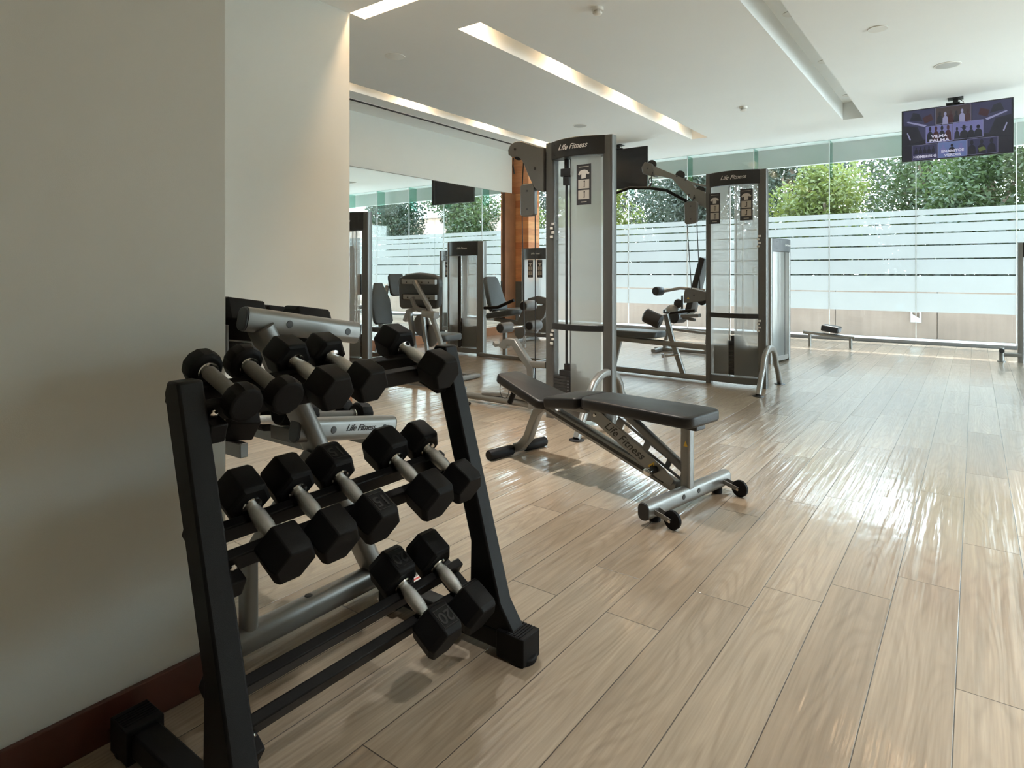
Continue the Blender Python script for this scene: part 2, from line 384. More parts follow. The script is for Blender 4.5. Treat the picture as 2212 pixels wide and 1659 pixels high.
# ceiling with recessed slots
SLOTS = [(-6.70, -6.42, YF + .4, 11.17), (-4.15, -3.86, 4.74, 11.17), (-1.69, -1.40, 4.74, 11.17), (XF, XR - .5, 3.85, 4.03)]
xs = sorted({XA, XR + .2, *[s[0] for s in SLOTS], *[s[1] for s in SLOTS]}); ys = sorted({YB - .2, YW + .02, *[s[2] for s in SLOTS], *[s[3] for s in SLOTS]})
def inslot(x, y): return any(s[0] < x < s[1] and s[2] < y < s[3] for s in SLOTS)
mb = MB(); DZ = .27
nx, ny = len(xs) - 1, len(ys) - 1
S = [[inslot((xs[i] + xs[i + 1]) / 2, (ys[j] + ys[j + 1]) / 2) for j in range(ny)] for i in range(nx)]
for i in range(nx):
    for j in range(ny):
        z = CH + DZ if S[i][j] else CH
        x0, x1, y0, y1 = xs[i], xs[i + 1], ys[j], ys[j + 1]
        mb.add([(x0, y0, z), (x1, y0, z), (x1, y1, z), (x0, y1, z)], [(0, 3, 2, 1)])
        if S[i][j]:
            if i == 0 or not S[i - 1][j]: mb.add([(x0, y0, CH), (x0, y1, CH), (x0, y1, z), (x0, y0, z)], [(0, 1, 2, 3)])
            if i == nx - 1 or not S[i + 1][j]: mb.add([(x1, y0, CH), (x1, y1, CH), (x1, y1, z), (x1, y0, z)], [(0, 3, 2, 1)])
            if j == 0 or not S[i][j - 1]: mb.add([(x0, y0, CH), (x1, y0, CH), (x1, y0, z), (x0, y0, z)], [(0, 3, 2, 1)])
            if j == ny - 1 or not S[i][j + 1]: mb.add([(x0, y1, CH), (x1, y1, CH), (x1, y1, z), (x0, y1, z)], [(0, 1, 2, 3)])
mb.bb(XA, XR + .2, YB - .2, YW + .02, CH + DZ + .01, CH + DZ + .2)
me = bpy.data.meshes.new('ceiling'); me.from_pydata(mb.v, [], mb.f); me.materials.append(M['ceiling'])
co_ = bpy.data.objects.new('ceiling', me); COL.objects.link(co_); tag(co_, kind='structure')
HB = .11
struct('wall_near_left', MB().bb(XN - .3, XN, YB, YN, 0, CH), 'wall', bevel=.004)
struct('wall_recess', MB().bb(XF - .1, XN - .302, YN - .25, YN, 0, CH), 'wall')
struct('wall_left', MB().bb(XF - .25, XF, YN + .002, YF, 0, CH), 'wall', bevel=.004)
struct('wall_back_left', MB().bb(XM - .3, XF - .252, YF - .25, YF, 0, CH), 'wall')
struct('wall_mirror_side', MB().bb(XM - .25, XM - .02, YF + .002, YM, 0, CH), 'wall')
struct('trim_fascia_above_mirror', MB().bb(XM - .02, XM + .012, YF + .002, YM, 2.80, CH), 'wall')
struct('wall_alcove', MB().bb(XA - .2, XA, YF - 1, YW + .1, 0, CH), 'wall')
struct('wall_back', MB().bb(XN - .3, XR + .2, YB - .2, YB - .002, 0, CH), 'wall')
# right-hand wall with three tall window openings (unseen, added to light the room)
mb = MB(); WO = [(6.8, 8.5), (8.7, 10.4), (10.6, 12.4)]
mb.bb(XR, XR + .2, YB, WO[0][0], 0, CH); mb.bb(XR, XR + .2, WO[0][1], WO[1][0], 0, CH); mb.bb(XR, XR + .2, WO[1][1], WO[2][0], 0, CH); mb.bb(XR, XR + .2, WO[2][1], YW + .06, 0, CH)
for a, b in WO: mb.bb(XR, XR + .2, a, b, 0, .12); mb.bb(XR, XR + .2, a, b, 3.2, CH)
struct('wall_right', mb, 'wall')
for k, (a, b) in enumerate(WO): struct('window_%d' % (30 + k), MB().bb(XR + .09, XR + .10, a + .002, b - .002, .122, 3.198), 'glass')
# baseboards
struct('baseboard_near_left', MB().bb(XN + .001, XN + .018, YB, YN + .018, 0, HB).bb(XN - .30, XN + .018, YN + .001, YN + .018, 0, HB), 'base', bevel=.003)
struct('baseboard_recess', MB().bb(XF + .02, XN - .302, YN + .001, YN + .018, 0, HB), 'base', bevel=.003)
struct('baseboard_left', MB().bb(XF + .001, XF + .018, YN + .02, YF + .018, 0, HB), 'basel', bevel=.003)
struct('baseboard_mirror', MB().bb(XM - .018, XM + .016, YF + .002, YM - .255, 0, .155), 'basel', bevel=.003)
# mirror panels
ym = [YF + .004, 5.4, 7.99, YM - .252]
for k in range(3):
    solo('mirror', MB().bb(XM - .018, XM - .006, ym[k] + .0015, ym[k + 1] - .0015, .157, 2.798), 'mirror',
         ['tall wall mirror panel hidden behind the near wall corner', 'tall wall mirror panel left of the seam, behind the twin braced back pad', 'tall wall mirror panel directly against the brown wooden post'][k],
         'mirror', 'mirror panels on the left wall', smooth=False)
struct('trim_mirror_post', MB().bb(XM - .03, XM + .03, YM - .25, YM + .10, 0, 2.80), 'woodpost', bevel=.003)
# wood-clad column at the end of the mirror wall, grey laminate at its foot
struct('column_wood', MB().bb(XM - .25, XM + .34, YM + .11, YM + .5, 1.03, CH - .002), 'wood')
struct('trim_column_foot', MB().bb(XM - .25, XM + .345, YM + .105, YM + .505, 0, 1.028), 'greypanel')
# linear air diffuser
mb = MB()
for dx in (-.022, 0, .022): mb.bb(-7.0 + dx - .004, -7.0 + dx + .004, YF + .05, YM - .3, CH - .012, CH - .0005)
dif = thing('air_diffuser', 'long thin black linear air diffuser in the ceiling along the mirror wall', 'vent', (-7.0, 7, CH))
make('slot', MB().bb(-7.040, -7.022, YF + .05, YM - .3, CH - .012, CH - .0005).bb(-7.005, -6.987, YF + .05, YM - .3, CH - .012, CH - .0005), 'ink', dif)
make('frame', MB().bb(-7.048, -7.0402, YF + .05, YM - .3, CH - .006, CH - .0005).bb(-7.0218, -7.0052, YF + .05, YM - .3, CH - .006, CH - .0005).bb(-6.9868, -6.978, YF + .05, YM - .3, CH - .006, CH - .0005), 'whiteplastic', dif)

# ------------------------------------------------------------------ window wall
PW = 1.33; J0 = -.808
joints = [J0 + PW * k for k in range(-7, 5)]
joints = [XA + .03] + joints + [XR]
BZ = [2.27, 2.166, 2.037, 1.873, 1.67, 1.44, 1.17, .873, .546]; GAP = .022
for k in range(len(joints) - 1):
    x0, x1 = joints[k] + .006, joints[k + 1] - .006
    w = struct('window_%d' % (k + 1), MB().bb(x0, x1, YW, YW + .012, .06, CH - .01), 'glass')
    fm = MB()
    for i in range(8): fm.bb(x0 + .004, x1 - .004, YW - .0035, YW - .0015, BZ[i + 1] + (GAP / 2 if i < 7 else 0), BZ[i] - (GAP / 2 if i else 0))
    # one thin film, single sided sheet per band
    fm2 = MB()
    for i in range(8):
        z0, z1 = BZ[i + 1] + (GAP / 2 if i < 7 else 0), BZ[i] - (GAP / 2 if i else 0)
        fm2.add([(x0, YW - .003, z0), (x1, YW - .003, z0), (x1, YW - .003, z1), (x0, YW - .003, z1)], [(0, 1, 2, 3)])
    make('frosted_film', fm2, 'frost', w, smooth=False)
    make('seal', MB().bb(x1, x1 + .012, YW - .004, YW + .016, .06, CH - .01), 'white_seal', w, smooth=False)
    if k:
        make('glass_fin', MB().bb(x0 - .012, x0, YW + .02, YW + .30, 2.95, CH - .01), 'finglass', w, smooth=False)
struct('trim_window_rail', MB().bb(XA, XR, YW - .03, YW + .04, 0, .06), 'alu', bevel=.004)
struct('trim_window_sill', MB().bb(XA, XR, YW + .042, YW + .25, -.1, -.01), 'white_seal')
struct('wall_window_side', MB().bb(XA - .2, XA + .02, YW - .02, YW + .06, 0, CH), 'wall')

# ------------------------------------------------------------------ outside
struct('ground', MB().bb(-40, 40, YW + .252, 60, -.3, -.1).bb(XR + .21, 30, -20, YW + .25, -.3, -.1), 'ground')  # strip beyond the right wall is unseen, added to bounce light onto the ceiling
struct('ground_raised', MB().bb(-40, 12, 15.16, 25.6, -.09, 1.05), 'bark')
struct('roof_eave', MB().bb(-14, 12, YW + .40, YW + .52, 3.27, CH + .5).bb(-14, 12, YW + .065, YW + .40, CH + .002, CH + .5), 'soffit')
cw = MB(); xx = -24
while xx < 12:
    cw.bb(xx + .004, xx + 1.796, 14.9, 15.15, -.1, 1.12); xx += 1.8
struct('wall_outside', cw, 'concrete', bevel=.01)
lb = thing('wall_light_box', 'small square recessed light box on the concrete wall outside', 'wall light', (-.95, 14.9, .35))
LBX = -.95
make('housing', MB().bb(LBX - .09, LBX + .09, 14.86, 14.898, .42, .45).bb(LBX - .09, LBX + .09, 14.86, 14.898, .22, .25).bb(LBX - .09, LBX - .06, 14.86, 14.898, .25, .42).bb(LBX + .06, LBX + .09, 14.86, 14.898, .25, .42), 'offwhite', lb)
make('reflector', MB().prism([(-.06, .25), (.06, .25), (.06, .30), (-.06, .38)], (1, 0, 0), (0, 0, 1), (0, .02, 0), (LBX, 14.885, 0)), 'whiteplastic', lb)
solo('wall_socket', MB().bb(-1.30, -1.15, 14.875, 14.898, .46, .58).cyl((-1.19, 14.88, .52), (-1.19, 14.865, .52), .022), 'offwhite', 'flat weatherproof socket plate on the concrete wall outside, beside the light box', 'socket', bevel=.004, origin=(-1.22, 14.89, .46))
bl = thing('office_building', 'low grey building across the street, seen only in the mirror', 'building', (12, 27, -.1))
make('wall', MB().bb(3.5, 26, 26, 32, -.1, 4.3), 'concrete', bl, smooth=False)
make('roof', MB().bb(3.3, 26.2, 25.8, 32.2, 4.3, 4.55), 'soffit', bl, smooth=False)
for k in range(9): make('window', MB().bb(4.2 + 2.3 * k, 5.9 + 2.3 * k, 25.95, 26.02, 1.2, 3.3), 'alu', bl, smooth=False)
# trees: every tree has its own trunk and crown
def tree(x, y, h, rad, mat, label, seed, n=5200, low=1.45, ls=.06):
    rn = random.Random(seed); t = thing('broadleaf_tree', label, 'tree', (x, y, 1.05), group='trees and bushes behind the concrete wall')
    mb = MB(); blobs = []
    for i in range(16):
        a = rn.uniform(0, 2 * PI); q = rn.uniform(.1, .85) * rad; z = low + (h - low) * (i + .5) / 16
        s = rad * rn.uniform(.55, .75) * (1 - .35 * abs((z - low) / (h - low) - .45)); blobs.append((x + q * math.cos(a), y + q * math.sin(a) * .8, z, s))
    for i in range(n):
        bx, by, bz, s = blobs[rn.randrange(16)]
        d = Vector((rn.gauss(0, 1), rn.gauss(0, 1), rn.gauss(0, 1))).normalized() * s * (rn.random() ** .35)
        p = Vector((bx, by, bz)) + d
        if p.z < 1.12: continue
        u = Vector((rn.gauss(0, 1), rn.gauss(0, .6), rn.gauss(0, .8))).normalized(); v = u.orthogonal().normalized(); v = Matrix.Rotation(rn.uniform(0, 6.28), 3, u) @ v
        a, b = ls * rn.uniform(.7, 1.5), ls * rn.uniform(.35, .6)
        mb.add([p - u * a, p + v * b + u * a * .1, p + u * a, p - v * b + u * a * .1], [(0, 1, 2, 3)])
    me = bpy.data.meshes.new('crown'); me.from_pydata(mb.v, [], mb.f); me.transform(ROOT[t.name].inverted()); me.materials.append(M[mat])
    o = bpy.data.objects.new('crown', me); COL.objects.link(o); o.parent = t
    tm = MB(); tm.tube([(x, y, 1.05), (x + .05, y, h * .35), (x - .05, y + .05, h * .75)], .11, 8)
    for k in range(4):
        a = rn.uniform(0, 6.28); tm.tube([(x, y, h * (.3 + .08 * k)), (x + rad * .45 * math.cos(a), y + rad * .4 * math.sin(a), h * (.55 + .08 * k))], .035, 6)
    make('trunk', tm, 'bark', t)
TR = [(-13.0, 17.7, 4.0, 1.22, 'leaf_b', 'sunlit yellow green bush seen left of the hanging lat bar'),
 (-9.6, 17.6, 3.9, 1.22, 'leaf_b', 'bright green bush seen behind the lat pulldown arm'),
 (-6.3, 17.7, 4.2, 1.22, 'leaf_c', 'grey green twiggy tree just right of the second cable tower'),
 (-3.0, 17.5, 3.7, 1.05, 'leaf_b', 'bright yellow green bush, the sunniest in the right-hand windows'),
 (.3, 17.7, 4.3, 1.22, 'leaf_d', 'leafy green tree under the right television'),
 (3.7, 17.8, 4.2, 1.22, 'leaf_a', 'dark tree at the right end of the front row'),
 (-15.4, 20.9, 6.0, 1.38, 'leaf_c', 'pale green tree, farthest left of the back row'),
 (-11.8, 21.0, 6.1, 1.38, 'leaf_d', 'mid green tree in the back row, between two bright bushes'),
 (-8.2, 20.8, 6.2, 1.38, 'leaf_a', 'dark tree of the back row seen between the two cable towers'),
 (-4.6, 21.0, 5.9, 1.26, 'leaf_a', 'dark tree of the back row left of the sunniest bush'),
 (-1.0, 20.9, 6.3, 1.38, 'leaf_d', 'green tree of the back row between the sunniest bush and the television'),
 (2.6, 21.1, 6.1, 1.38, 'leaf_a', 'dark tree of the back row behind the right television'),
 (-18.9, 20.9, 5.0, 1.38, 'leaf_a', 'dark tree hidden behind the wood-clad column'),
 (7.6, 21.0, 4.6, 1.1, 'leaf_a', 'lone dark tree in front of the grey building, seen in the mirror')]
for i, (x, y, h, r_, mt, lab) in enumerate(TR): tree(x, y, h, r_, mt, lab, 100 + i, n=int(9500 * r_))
# hedge running along the top of the wall: nobody could count its plants
rn = random.Random(5); mb = MB()
for i in range(26000):
    p = Vector((rn.uniform(-22, 4), 15.62 + max(-.3, min(.3, rn.gauss(0, .18))), rn.uniform(1.06, 2.1 + .35 * math.sin(i * .7)))); u = Vector((rn.gauss(0, 1), rn.gauss(0, 1), rn.gauss(0, .8))).normalized(); v = u.orthogonal().normalized()
    a = rn.uniform(.04, .09); mb.add([p - u * a, p + v * a * .5, p + u * a, p - v * a * .5], [(0, 1, 2, 3)])
me = bpy.data.meshes.new('hedge'); me.from_pydata(mb.v, [], mb.f); me.materials.append(M['leaf_a'])
hg = bpy.data.objects.new('hedge', me); COL.objects.link(hg); tag(hg, 'dark green hedge running along the top of the concrete wall', 'hedge', kind='stuff')

rn = random.Random(9); mb = MB()
for i in range(60000):
    x = rn.uniform(-27, 1.5); p = Vector((x, 24.3 + max(-.8, min(.8, rn.gauss(0, .45))), rn.uniform(1.1, 6.3 + .7 * math.sin(x * 1.3) + .4 * math.sin(x * 3.1)))); u = Vector((rn.gauss(0, 1), rn.gauss(0, .5), rn.gauss(0, .8))).normalized(); v = u.orthogonal().normalized()
    a = rn.uniform(.05, .11); mb.add([p - u * a, p + v * a * .5, p + u * a, p - v * a * .5], [(0, 1, 2, 3)])
me = bpy.data.meshes.new('shrubbery'); me.from_pydata(mb.v, [], mb.f); me.materials.append(M['leaf_c'])
hg = bpy.data.objects.new('shrubbery', me); COL.objects.link(hg); tag(hg, 'dense grey green shrubbery closing the view behind the trees', 'shrubs', kind='stuff')

# ------------------------------------------------------------------ ceiling fixtures
def disc_light(name, label, x, y, z, r, lens, power=0, group=None, cat='ceiling light', col=(1, .66, .38), spread=150):
    t = thing(name, label, cat, (x, y, z), group=group)
    make('ring', MB().lathe([(0, r), (0, r + .014), (.008, r + .014), (.008, r)], (x, y, z - .001), (0, 0, -1), 28), 'whiteplastic', t)
    make('lens', MB().lathe([(0, r * .6), (.005, r * .96), (.006, r * .99)], (x, y, z - .0005), (0, 0, -1), 24), lens, t)
    if power:
        ld = bpy.data.lights.new('lamp', 'AREA'); ld.shape = 'DISK'; ld.size = r * 1.8; ld.energy = power; ld.color = col; ld.spread = R(spread)
        lo = bpy.data.objects.new('lamp', ld); COL.objects.link(lo); lo.location = (0, 0, -.012); lo.parent = t
    return t
slotz = CH + DZ
for k, y in enumerate((4.95, 6.65, 8.4, 10.2)):
    where = ['nearest', 'second', 'third', 'farthest'][k]
    disc_light('slot_downlight', 'warm lit downlight inside the middle ceiling slot, %s of its four' % where, -4.005, y, slotz, .05, 'warmlamp', 5.5, 'warm downlights in the middle ceiling slot', spread=178)
    disc_light('slot_downlight', 'warm lit downlight inside the ceiling slot by the mirror wall, %s of its four' % where, -6.56, y, slotz, .05, 'warmlamp', 5, 'warm downlights in the slot by the mirror', spread=178)
for k, y in enumerate((5.15, 7.0, 8.83, 10.72)):
    disc_light('slot_downlight', 'unlit white downlight inside the right-hand ceiling slot, %s of its four' % ['nearest', 'second', 'third', 'farthest'][k], -1.545, y, slotz, .065, 'offwhite', 0, 'unlit downlights in the right ceiling slot')
for k, x in enumerate((-4.5, -3.9, -3.3, -2.5, -1.2, .2)):
    disc_light('slot_downlight', 'warm lit downlight in the cross slot, %s from the wall corner' % ['first', 'second', 'third', 'fourth', 'fifth', 'sixth'][k], x, 3.94, slotz, .045, 'warmlamp', 4, 'warm downlights in the cross slot', spread=178)
disc_light('recessed_downlight', 'single round warm lit downlight in the ceiling right of the slot', -.78, 7.2, CH, .075, 'warmlamp', 3, spread=120)
for k, (x, y) in enumerate(((.9, 4.2), (.9, 1.6), (2.9, 6.9), (2.9, 4.2), (2.9, 1.6), (-2.6, 3.2))):  # unseen lamps added to brighten the near floor and ceiling
    disc_light('recessed_downlight', 'round added fill downlight in the near half of the ceiling, unseen above the camera', x, y, CH, .075, 'warmlamp', 17, 'added fill downlights over the near half of the room', spread=80, col=(1, .985, .95))
def spk(x, y, r, label, gm='offwhite'): 
    t = thing('ceiling_speaker', label, 'speaker', (x, y, CH), group='round ceiling speakers')
    make('grille', MB().lathe([(0, r), (.006, r), (.008, r * .9)], (x, y, CH - .0005), (0, 0, -1), 32), gm, t)
    make('ring', MB().lathe([(0, r + .001), (0, r + .012), (.006, r + .010), (.007, r + .001)], (x, y, CH - .0005), (0, 0, -1), 32), 'whiteplastic', t)
spk(-5.24, 4.92, .10, 'round white ceiling speaker nearest the cross slot, left', 'whiteplastic')
spk(-5.25, 9.04, .105, 'round grey ceiling speaker above the front cable tower')
spk(-.26, 8.94, .125, 'round grey ceiling speaker above the right television')
def smoke(x, y, label):
    t = thing('smoke_detector', label, 'smoke detector', (x, y, CH), group='smoke detectors')
    make('base', MB().lathe([(0, .055), (.02, .055), (.026, .05)], (x, y, CH - .0005), (0, 0, -1), 28), 'whiteplastic', t)
    make('sensor_ring', MB().lathe([(0, .036), (.018, .036)], (x, y, CH - .027), (0, 0, -1), 24), 'paper', t)
    make('cap', MB().lathe([(0, .044), (.014, .038), (.022, .018)], (x, y, CH - .045), (0, 0, -1), 24), 'whiteplastic', t)
smoke(-2.79, 5.12, 'white round smoke detector, the nearer one at the top of the view'); smoke(-2.73, 9.43, 'white round smoke detector, the farther one between two slots')

# ------------------------------------------------------------------ televisions
def tv(x0, x1, y, z0, z1, label, on):
    cx = (x0 + x1) / 2; t = thing('television', label, 'television', (cx, y, z1))
    make('housing', MB().bb(x0, x1, y, y + .045, z0, z1).bb(x0 + .2, x1 - .2, y + .045, y + .08, z0 + .1, z1 - .12), 'blackplastic', t, bevel=.004)
    s = make('screen', MB().bb(x0 + .012, x1 - .012, y - .002, y - .0003, z0 + .016, z1 - .012), 'scr_dark' if on else 'screen', t, smooth=False)
    make('mount', MB().bb(cx - .10, cx + .10, y + .085, y + .11, z1 - .25, z1 + .03).bb(cx - .03, cx + .03, y + .09, y + .13, z1 - .1, CH - .012).bb(cx - .11, cx + .05, y + .05, y + .17, z1 + .03, z1 + .045).bb(cx - .09, cx + .09, y + .03, y + .2, CH - .012, CH - .001), 'blackplastic', t)
    make('cable', MB().tube([(cx + .04, y + .1, CH - .01), (cx + .09, y + .08, z1 + .04), (cx + .06, y + .06, z1 - .01)], .004, 8), 'cable', t)
    return t, s
tvl, _ = tv(-6.10, -4.83, 10.75, 2.78, 3.53, 'black flat television, switched off, hung from the ceiling behind the front tower', False)
W0, W1, TY, TZ0, TZ1 = -.85, .41, 10.6, 2.79, 3.52
tvr, s = tv(W0, W1, TY, TZ0, TZ1, 'flat television showing a dim violet wall of band pictures, right side', True)
SW, SH = W1 - W0, TZ1 - TZ0
def P(u, v): return (W0 + SW * u, TZ1 - SH * v)      # 0..1 from the upper left corner of the set
def tile(name, u0, v0, u1, v1, mat, d=.003):
    (xa, za), (xb, zb) = P(u0, v0), P(u1, v1); return make(name, MB().bb(xa, xb, TY - d, TY - d + .0006, zb, za), mat, s, smooth=False)
def fig(u, v, w, h, mat, d=.005, hat=False):
    x, z = P(u, v); m = MB(); hw = SW * w / 2; hh = SH * h
    m.prism([(-hw, -hh), (hw, -hh), (hw * .85, -hh * .25), (hw * .35, -hh * .02), (-hw * .35, -hh * .02), (-hw * .85, -hh * .25)], (1, 0, 0), (0, 0, 1), (0, .0006, 0), (x, TY - d, z))
    m.prism([(hw * .42 * math.cos(a * PI / 6), hh * .22 + hh * .24 * math.sin(a * PI / 6)) for a in range(12)], (1, 0, 0), (0, 0, 1), (0, .0006, 0), (x, TY - d - .0002, z))
    if hat: m.prism([(-hw * .8, hh * .3), (hw * .8, hh * .3), (hw * .8, hh * .36), (hw * .35, hh * .40), (hw * .3, hh * .6), (-hw * .3, hh * .6), (-hw * .35, hh * .40), (-hw * .8, hh * .36)], (1, 0, 0), (0, 0, 1), (0, .0006, 0), (x, TY - d - .0004, z))
    return make('picture_figure', m, mat, s, smooth=False)
def poly(pts, mat, d=.0045): return make('picture_shape', MB().prism([(P(u, v)[0], P(u, v)[1]) for u, v in pts], (1, 0, 0), (0, 0, 1), (0, .0006, 0), (0, TY - d, 0)), mat, s, smooth=False)
def outline(u0, v0, u1, v1):
    m = MB(); (xa, za), (xb, zb) = P(u0, v0), P(u1, v1); w = .003
    for q in ((xa, xb, za - w, za), (xa, xb, zb, zb + w), (xa, xa + w, zb, za), (xb - w, xb, zb, za)): m.bb(q[0], q[1], TY - .0064, TY - .0058, q[2], q[3])
    make('picture_border', m, 'scr_line', s, smooth=False)
tile('picture', .02, .02, .31, .60, 'scr_navy'); tile('picture', .32, .02, .64, .34, 'scr_brown'); tile('picture', .65, .02, .98, .60, 'scr_navy')
tile('picture', .23, .36, .475, .68, 'scr_violet', .0036); tile('picture', .48, .34, .745, .66, 'scr_violet', .0036)
tile('picture', .10, .70, .34, .985, 'scr_navy', .0036); tile('picture', .345, .69, .60, .985, 'scr_blue', .0036); tile('picture', .605, .68, .87, .975, 'scr_navy', .0036)
for q in ((.32, .02, .64, .34), (.23, .36, .475, .68), (.48, .34, .745, .66), (.10, .70, .34, .985), (.345, .69, .60, .985), (.605, .68, .87, .975)): outline(*q)
for sx_ in (0, 1):
    f = (lambda u: u) if not sx_ else (lambda u: 1 - u)
    poly([(f(.08), .20), (f(.20), .24), (f(.17), .10), (f(.11), .06)], 'scr_dark'); poly([(f(.06), .22), (f(.24), .33), (f(.22), .36), (f(.05), .24)], 'scr_line')
    poly([(f(.20), .18), (f(.28), .12), (f(.30), .24), (f(.22), .30)], 'scr_maroon'); poly([(f(.02), .30), (f(.15), .34), (f(.21), .62), (f(.02), .70)], 'scr_dark', .0047); poly([(f(.05), .45), (f(.06), .44), (f(.09), .58), (f(.08), .60)], 'scr_line', .005)
for k in range(6): fig(.36 + .05 * k, .17 + .02 * (k % 2), .055, .16, ['scr_dark', 'scr_line', 'scr_maroon'][k % 3])
for k in range(4): fig(.27 + .055 * k, .46, .06, .2, ['scr_dark', 'scr_maroon'][k % 2])
for k, w in enumerate((.05, .08, .06, .075)): fig(.515 + .062 * k, .50, w, .16, 'scr_dark', hat=(k == 1))
for k in range(5): fig(.14 + .04 * k, .78, .035, .09, 'scr_dark')
for k in range(3): fig(.39 + .08 * k, .79, .06, .12, 'scr_violet' if k != 1 else 'scr_dark'); fig(.645 + .085 * k, .79, .075, .19, 'scr_dark')
poly([(.70, .86), (.75, .84), (.77, .90), (.71, .93)], 'scr_green', .0058)
def stx(st, u, v, size, sx=1.0): x, z = P(u, v); text('picture_caption', st, size, 'scr_text', s, (x, TY - .0072, z), (1, 0, 0), (0, 0, 1), sx=sx, bold=.002, depth=.0003)
stx('VILMA', .355, .565, .055, 1.2); stx('PALMA', .355, .645, .055, 1.35); stx('HOMBRES G', .222, .93, .050, 1.0); stx('ENANITOS', .475, .865, .046, 1.15); stx('VERDES', .475, .945, .046, 1.2)

# ------------------------------------------------------------------ daylight
w = bpy.data.worlds.new('sky'); SC.world = w; w.use_nodes = True; nt = w.node_tree; bg = nt.nodes['Background']
tc = N(nt, 'ShaderNodeTexCoord'); sp = N(nt, 'ShaderNodeSeparateXYZ'); L(nt, tc, 'Generated', sp, 0)
rp = N(nt, 'ShaderNodeValToRGB'); L(nt, sp, 2, rp, 0); rp.color_ramp.elements[0].position = .0; rp.color_ramp.elements[0].color = (.83, .95, 1, 1); rp.color_ramp.elements[1].position = .7; rp.color_ramp.elements[1].color = (.62, .80, 1, 1)
L(nt, rp, 0, bg, 0); bg.inputs[1].default_value = 8.4
sun = bpy.data.lights.new('sun', 'SUN'); sun.energy = 6.0; sun.angle = R(.6); sun.color = (1, .95, .86)
so = bpy.data.objects.new('sun', sun); COL.objects.link(so); so.location = (0, 20, 20)
el, az = R(53.7), R(6)       # sun beyond the window wall
dv = Vector((math.sin(az) * math.cos(el), math.cos(az) * math.cos(el), math.sin(el))); so.rotation_euler = dv.to_track_quat('Z', 'Y').to_euler()
SC.view_settings.view_transform = 'Standard'; SC.view_settings.look = 'None'; SC.view_settings.gamma = 1; SC.view_settings.exposure = .84
try: SC.view_settings.use_curve_mapping = False
except Exception: pass
cy = SC.cycles; cy.max_bounces = 8; cy.diffuse_bounces = 5; cy.glossy_bounces = 4; cy.transmission_bounces = 6; cy.transparent_max_bounces = 18; cy.caustics_reflective = False; cy.caustics_refractive = False
cy.use_denoising = True; cy.use_adaptive_sampling = True; cy.adaptive_threshold = .02; cy.sample_clamp_indirect = 6; cy.use_fast_gi = False
# ================================================================== dumbbells
def hexprof(r, t, side):
    s = side; return [(s * 0, r * .80), (s * .006, r * .97), (s * .012, r), (s * (t - .016), r), (s * (t - .004), r * .90), (s * t, r * .84)]
def dumbbell(loc, rot, r, t, half, label, group, kind='hex', number=None, cat='dumbbell', hr=.0155, marks=True):
    """axis along local x; heads start at +-(half - t/2)"""
    d = thing('dumbbell', label, cat, loc, rot, group); i = half - t / 2
    if kind == 'hex':
        h = MB().lathe([(-i, hr * .8), (-i + .012, hr * .8), (-i + .02, hr * .95), (-.018, hr * 1.15), (.018, hr * 1.15), (i - .02, hr * .95), (i - .012, hr * .8), (i, hr * .8)], (0, 0, 0), (1, 0, 0), 20)
        make('handle', h, 'knurl', d, local=True)
    else: make('handle', MB().lathe([(-i, hr * 1.05), (i, hr * 1.05)], (0, 0, 0), (1, 0, 0), 20), 'grip', d, local=True)
    for s in (-1, 1):
        o = (s * i, 0, 0); n, a0 = (6, 0) if kind == 'hex' else (12, PI / 12)
        pr = hexprof(r, t, 1) if kind == 'hex' else [(0, r * .78), (.008, r * .97), (.014, r), (t - .012, r), (t - .003, r * .93), (t, r * .85)]
        hd = make('head', MB().lathe([(x, q) for x, q in pr], o, (s, 0, 0), n, a0), 'rubber', d, bevel=.0028, local=True, ang=25)
        make('collar', MB().lathe([(0, hr * 1.25), (.004, hr * 1.5), (.008, hr * 1.45), (.010, hr * 1.0)], (s * i, 0, 0), (-s, 0, 0), 22), 'chrome', d, local=True)
        if number and kind == 'hex':
            zt = r * math.cos(PI / 6); xm = s * (i + t / 2); w = r * .42
            m = MB()
            for q in ((-w, -w + .002, -t * .3, t * .3), (w - .002, w, -t * .3, t * .3), (-w, w, -t * .3, -t * .3 + .002), (-w, w, t * .3 - .002, t * .3)): m.bb(xm + q[2], xm + q[3], q[0], q[1], zt - .0005, zt + .0012)
            make('number_border', m, 'rubbermark', hd, local=True, smooth=False)
            text('number_marking', number, t * .52, 'rubbermark', hd, (xm, 0, zt + .0003), (0, -1, 0), (1, 0, 0), depth=.0012, local=True, bold=.0008)
    return d
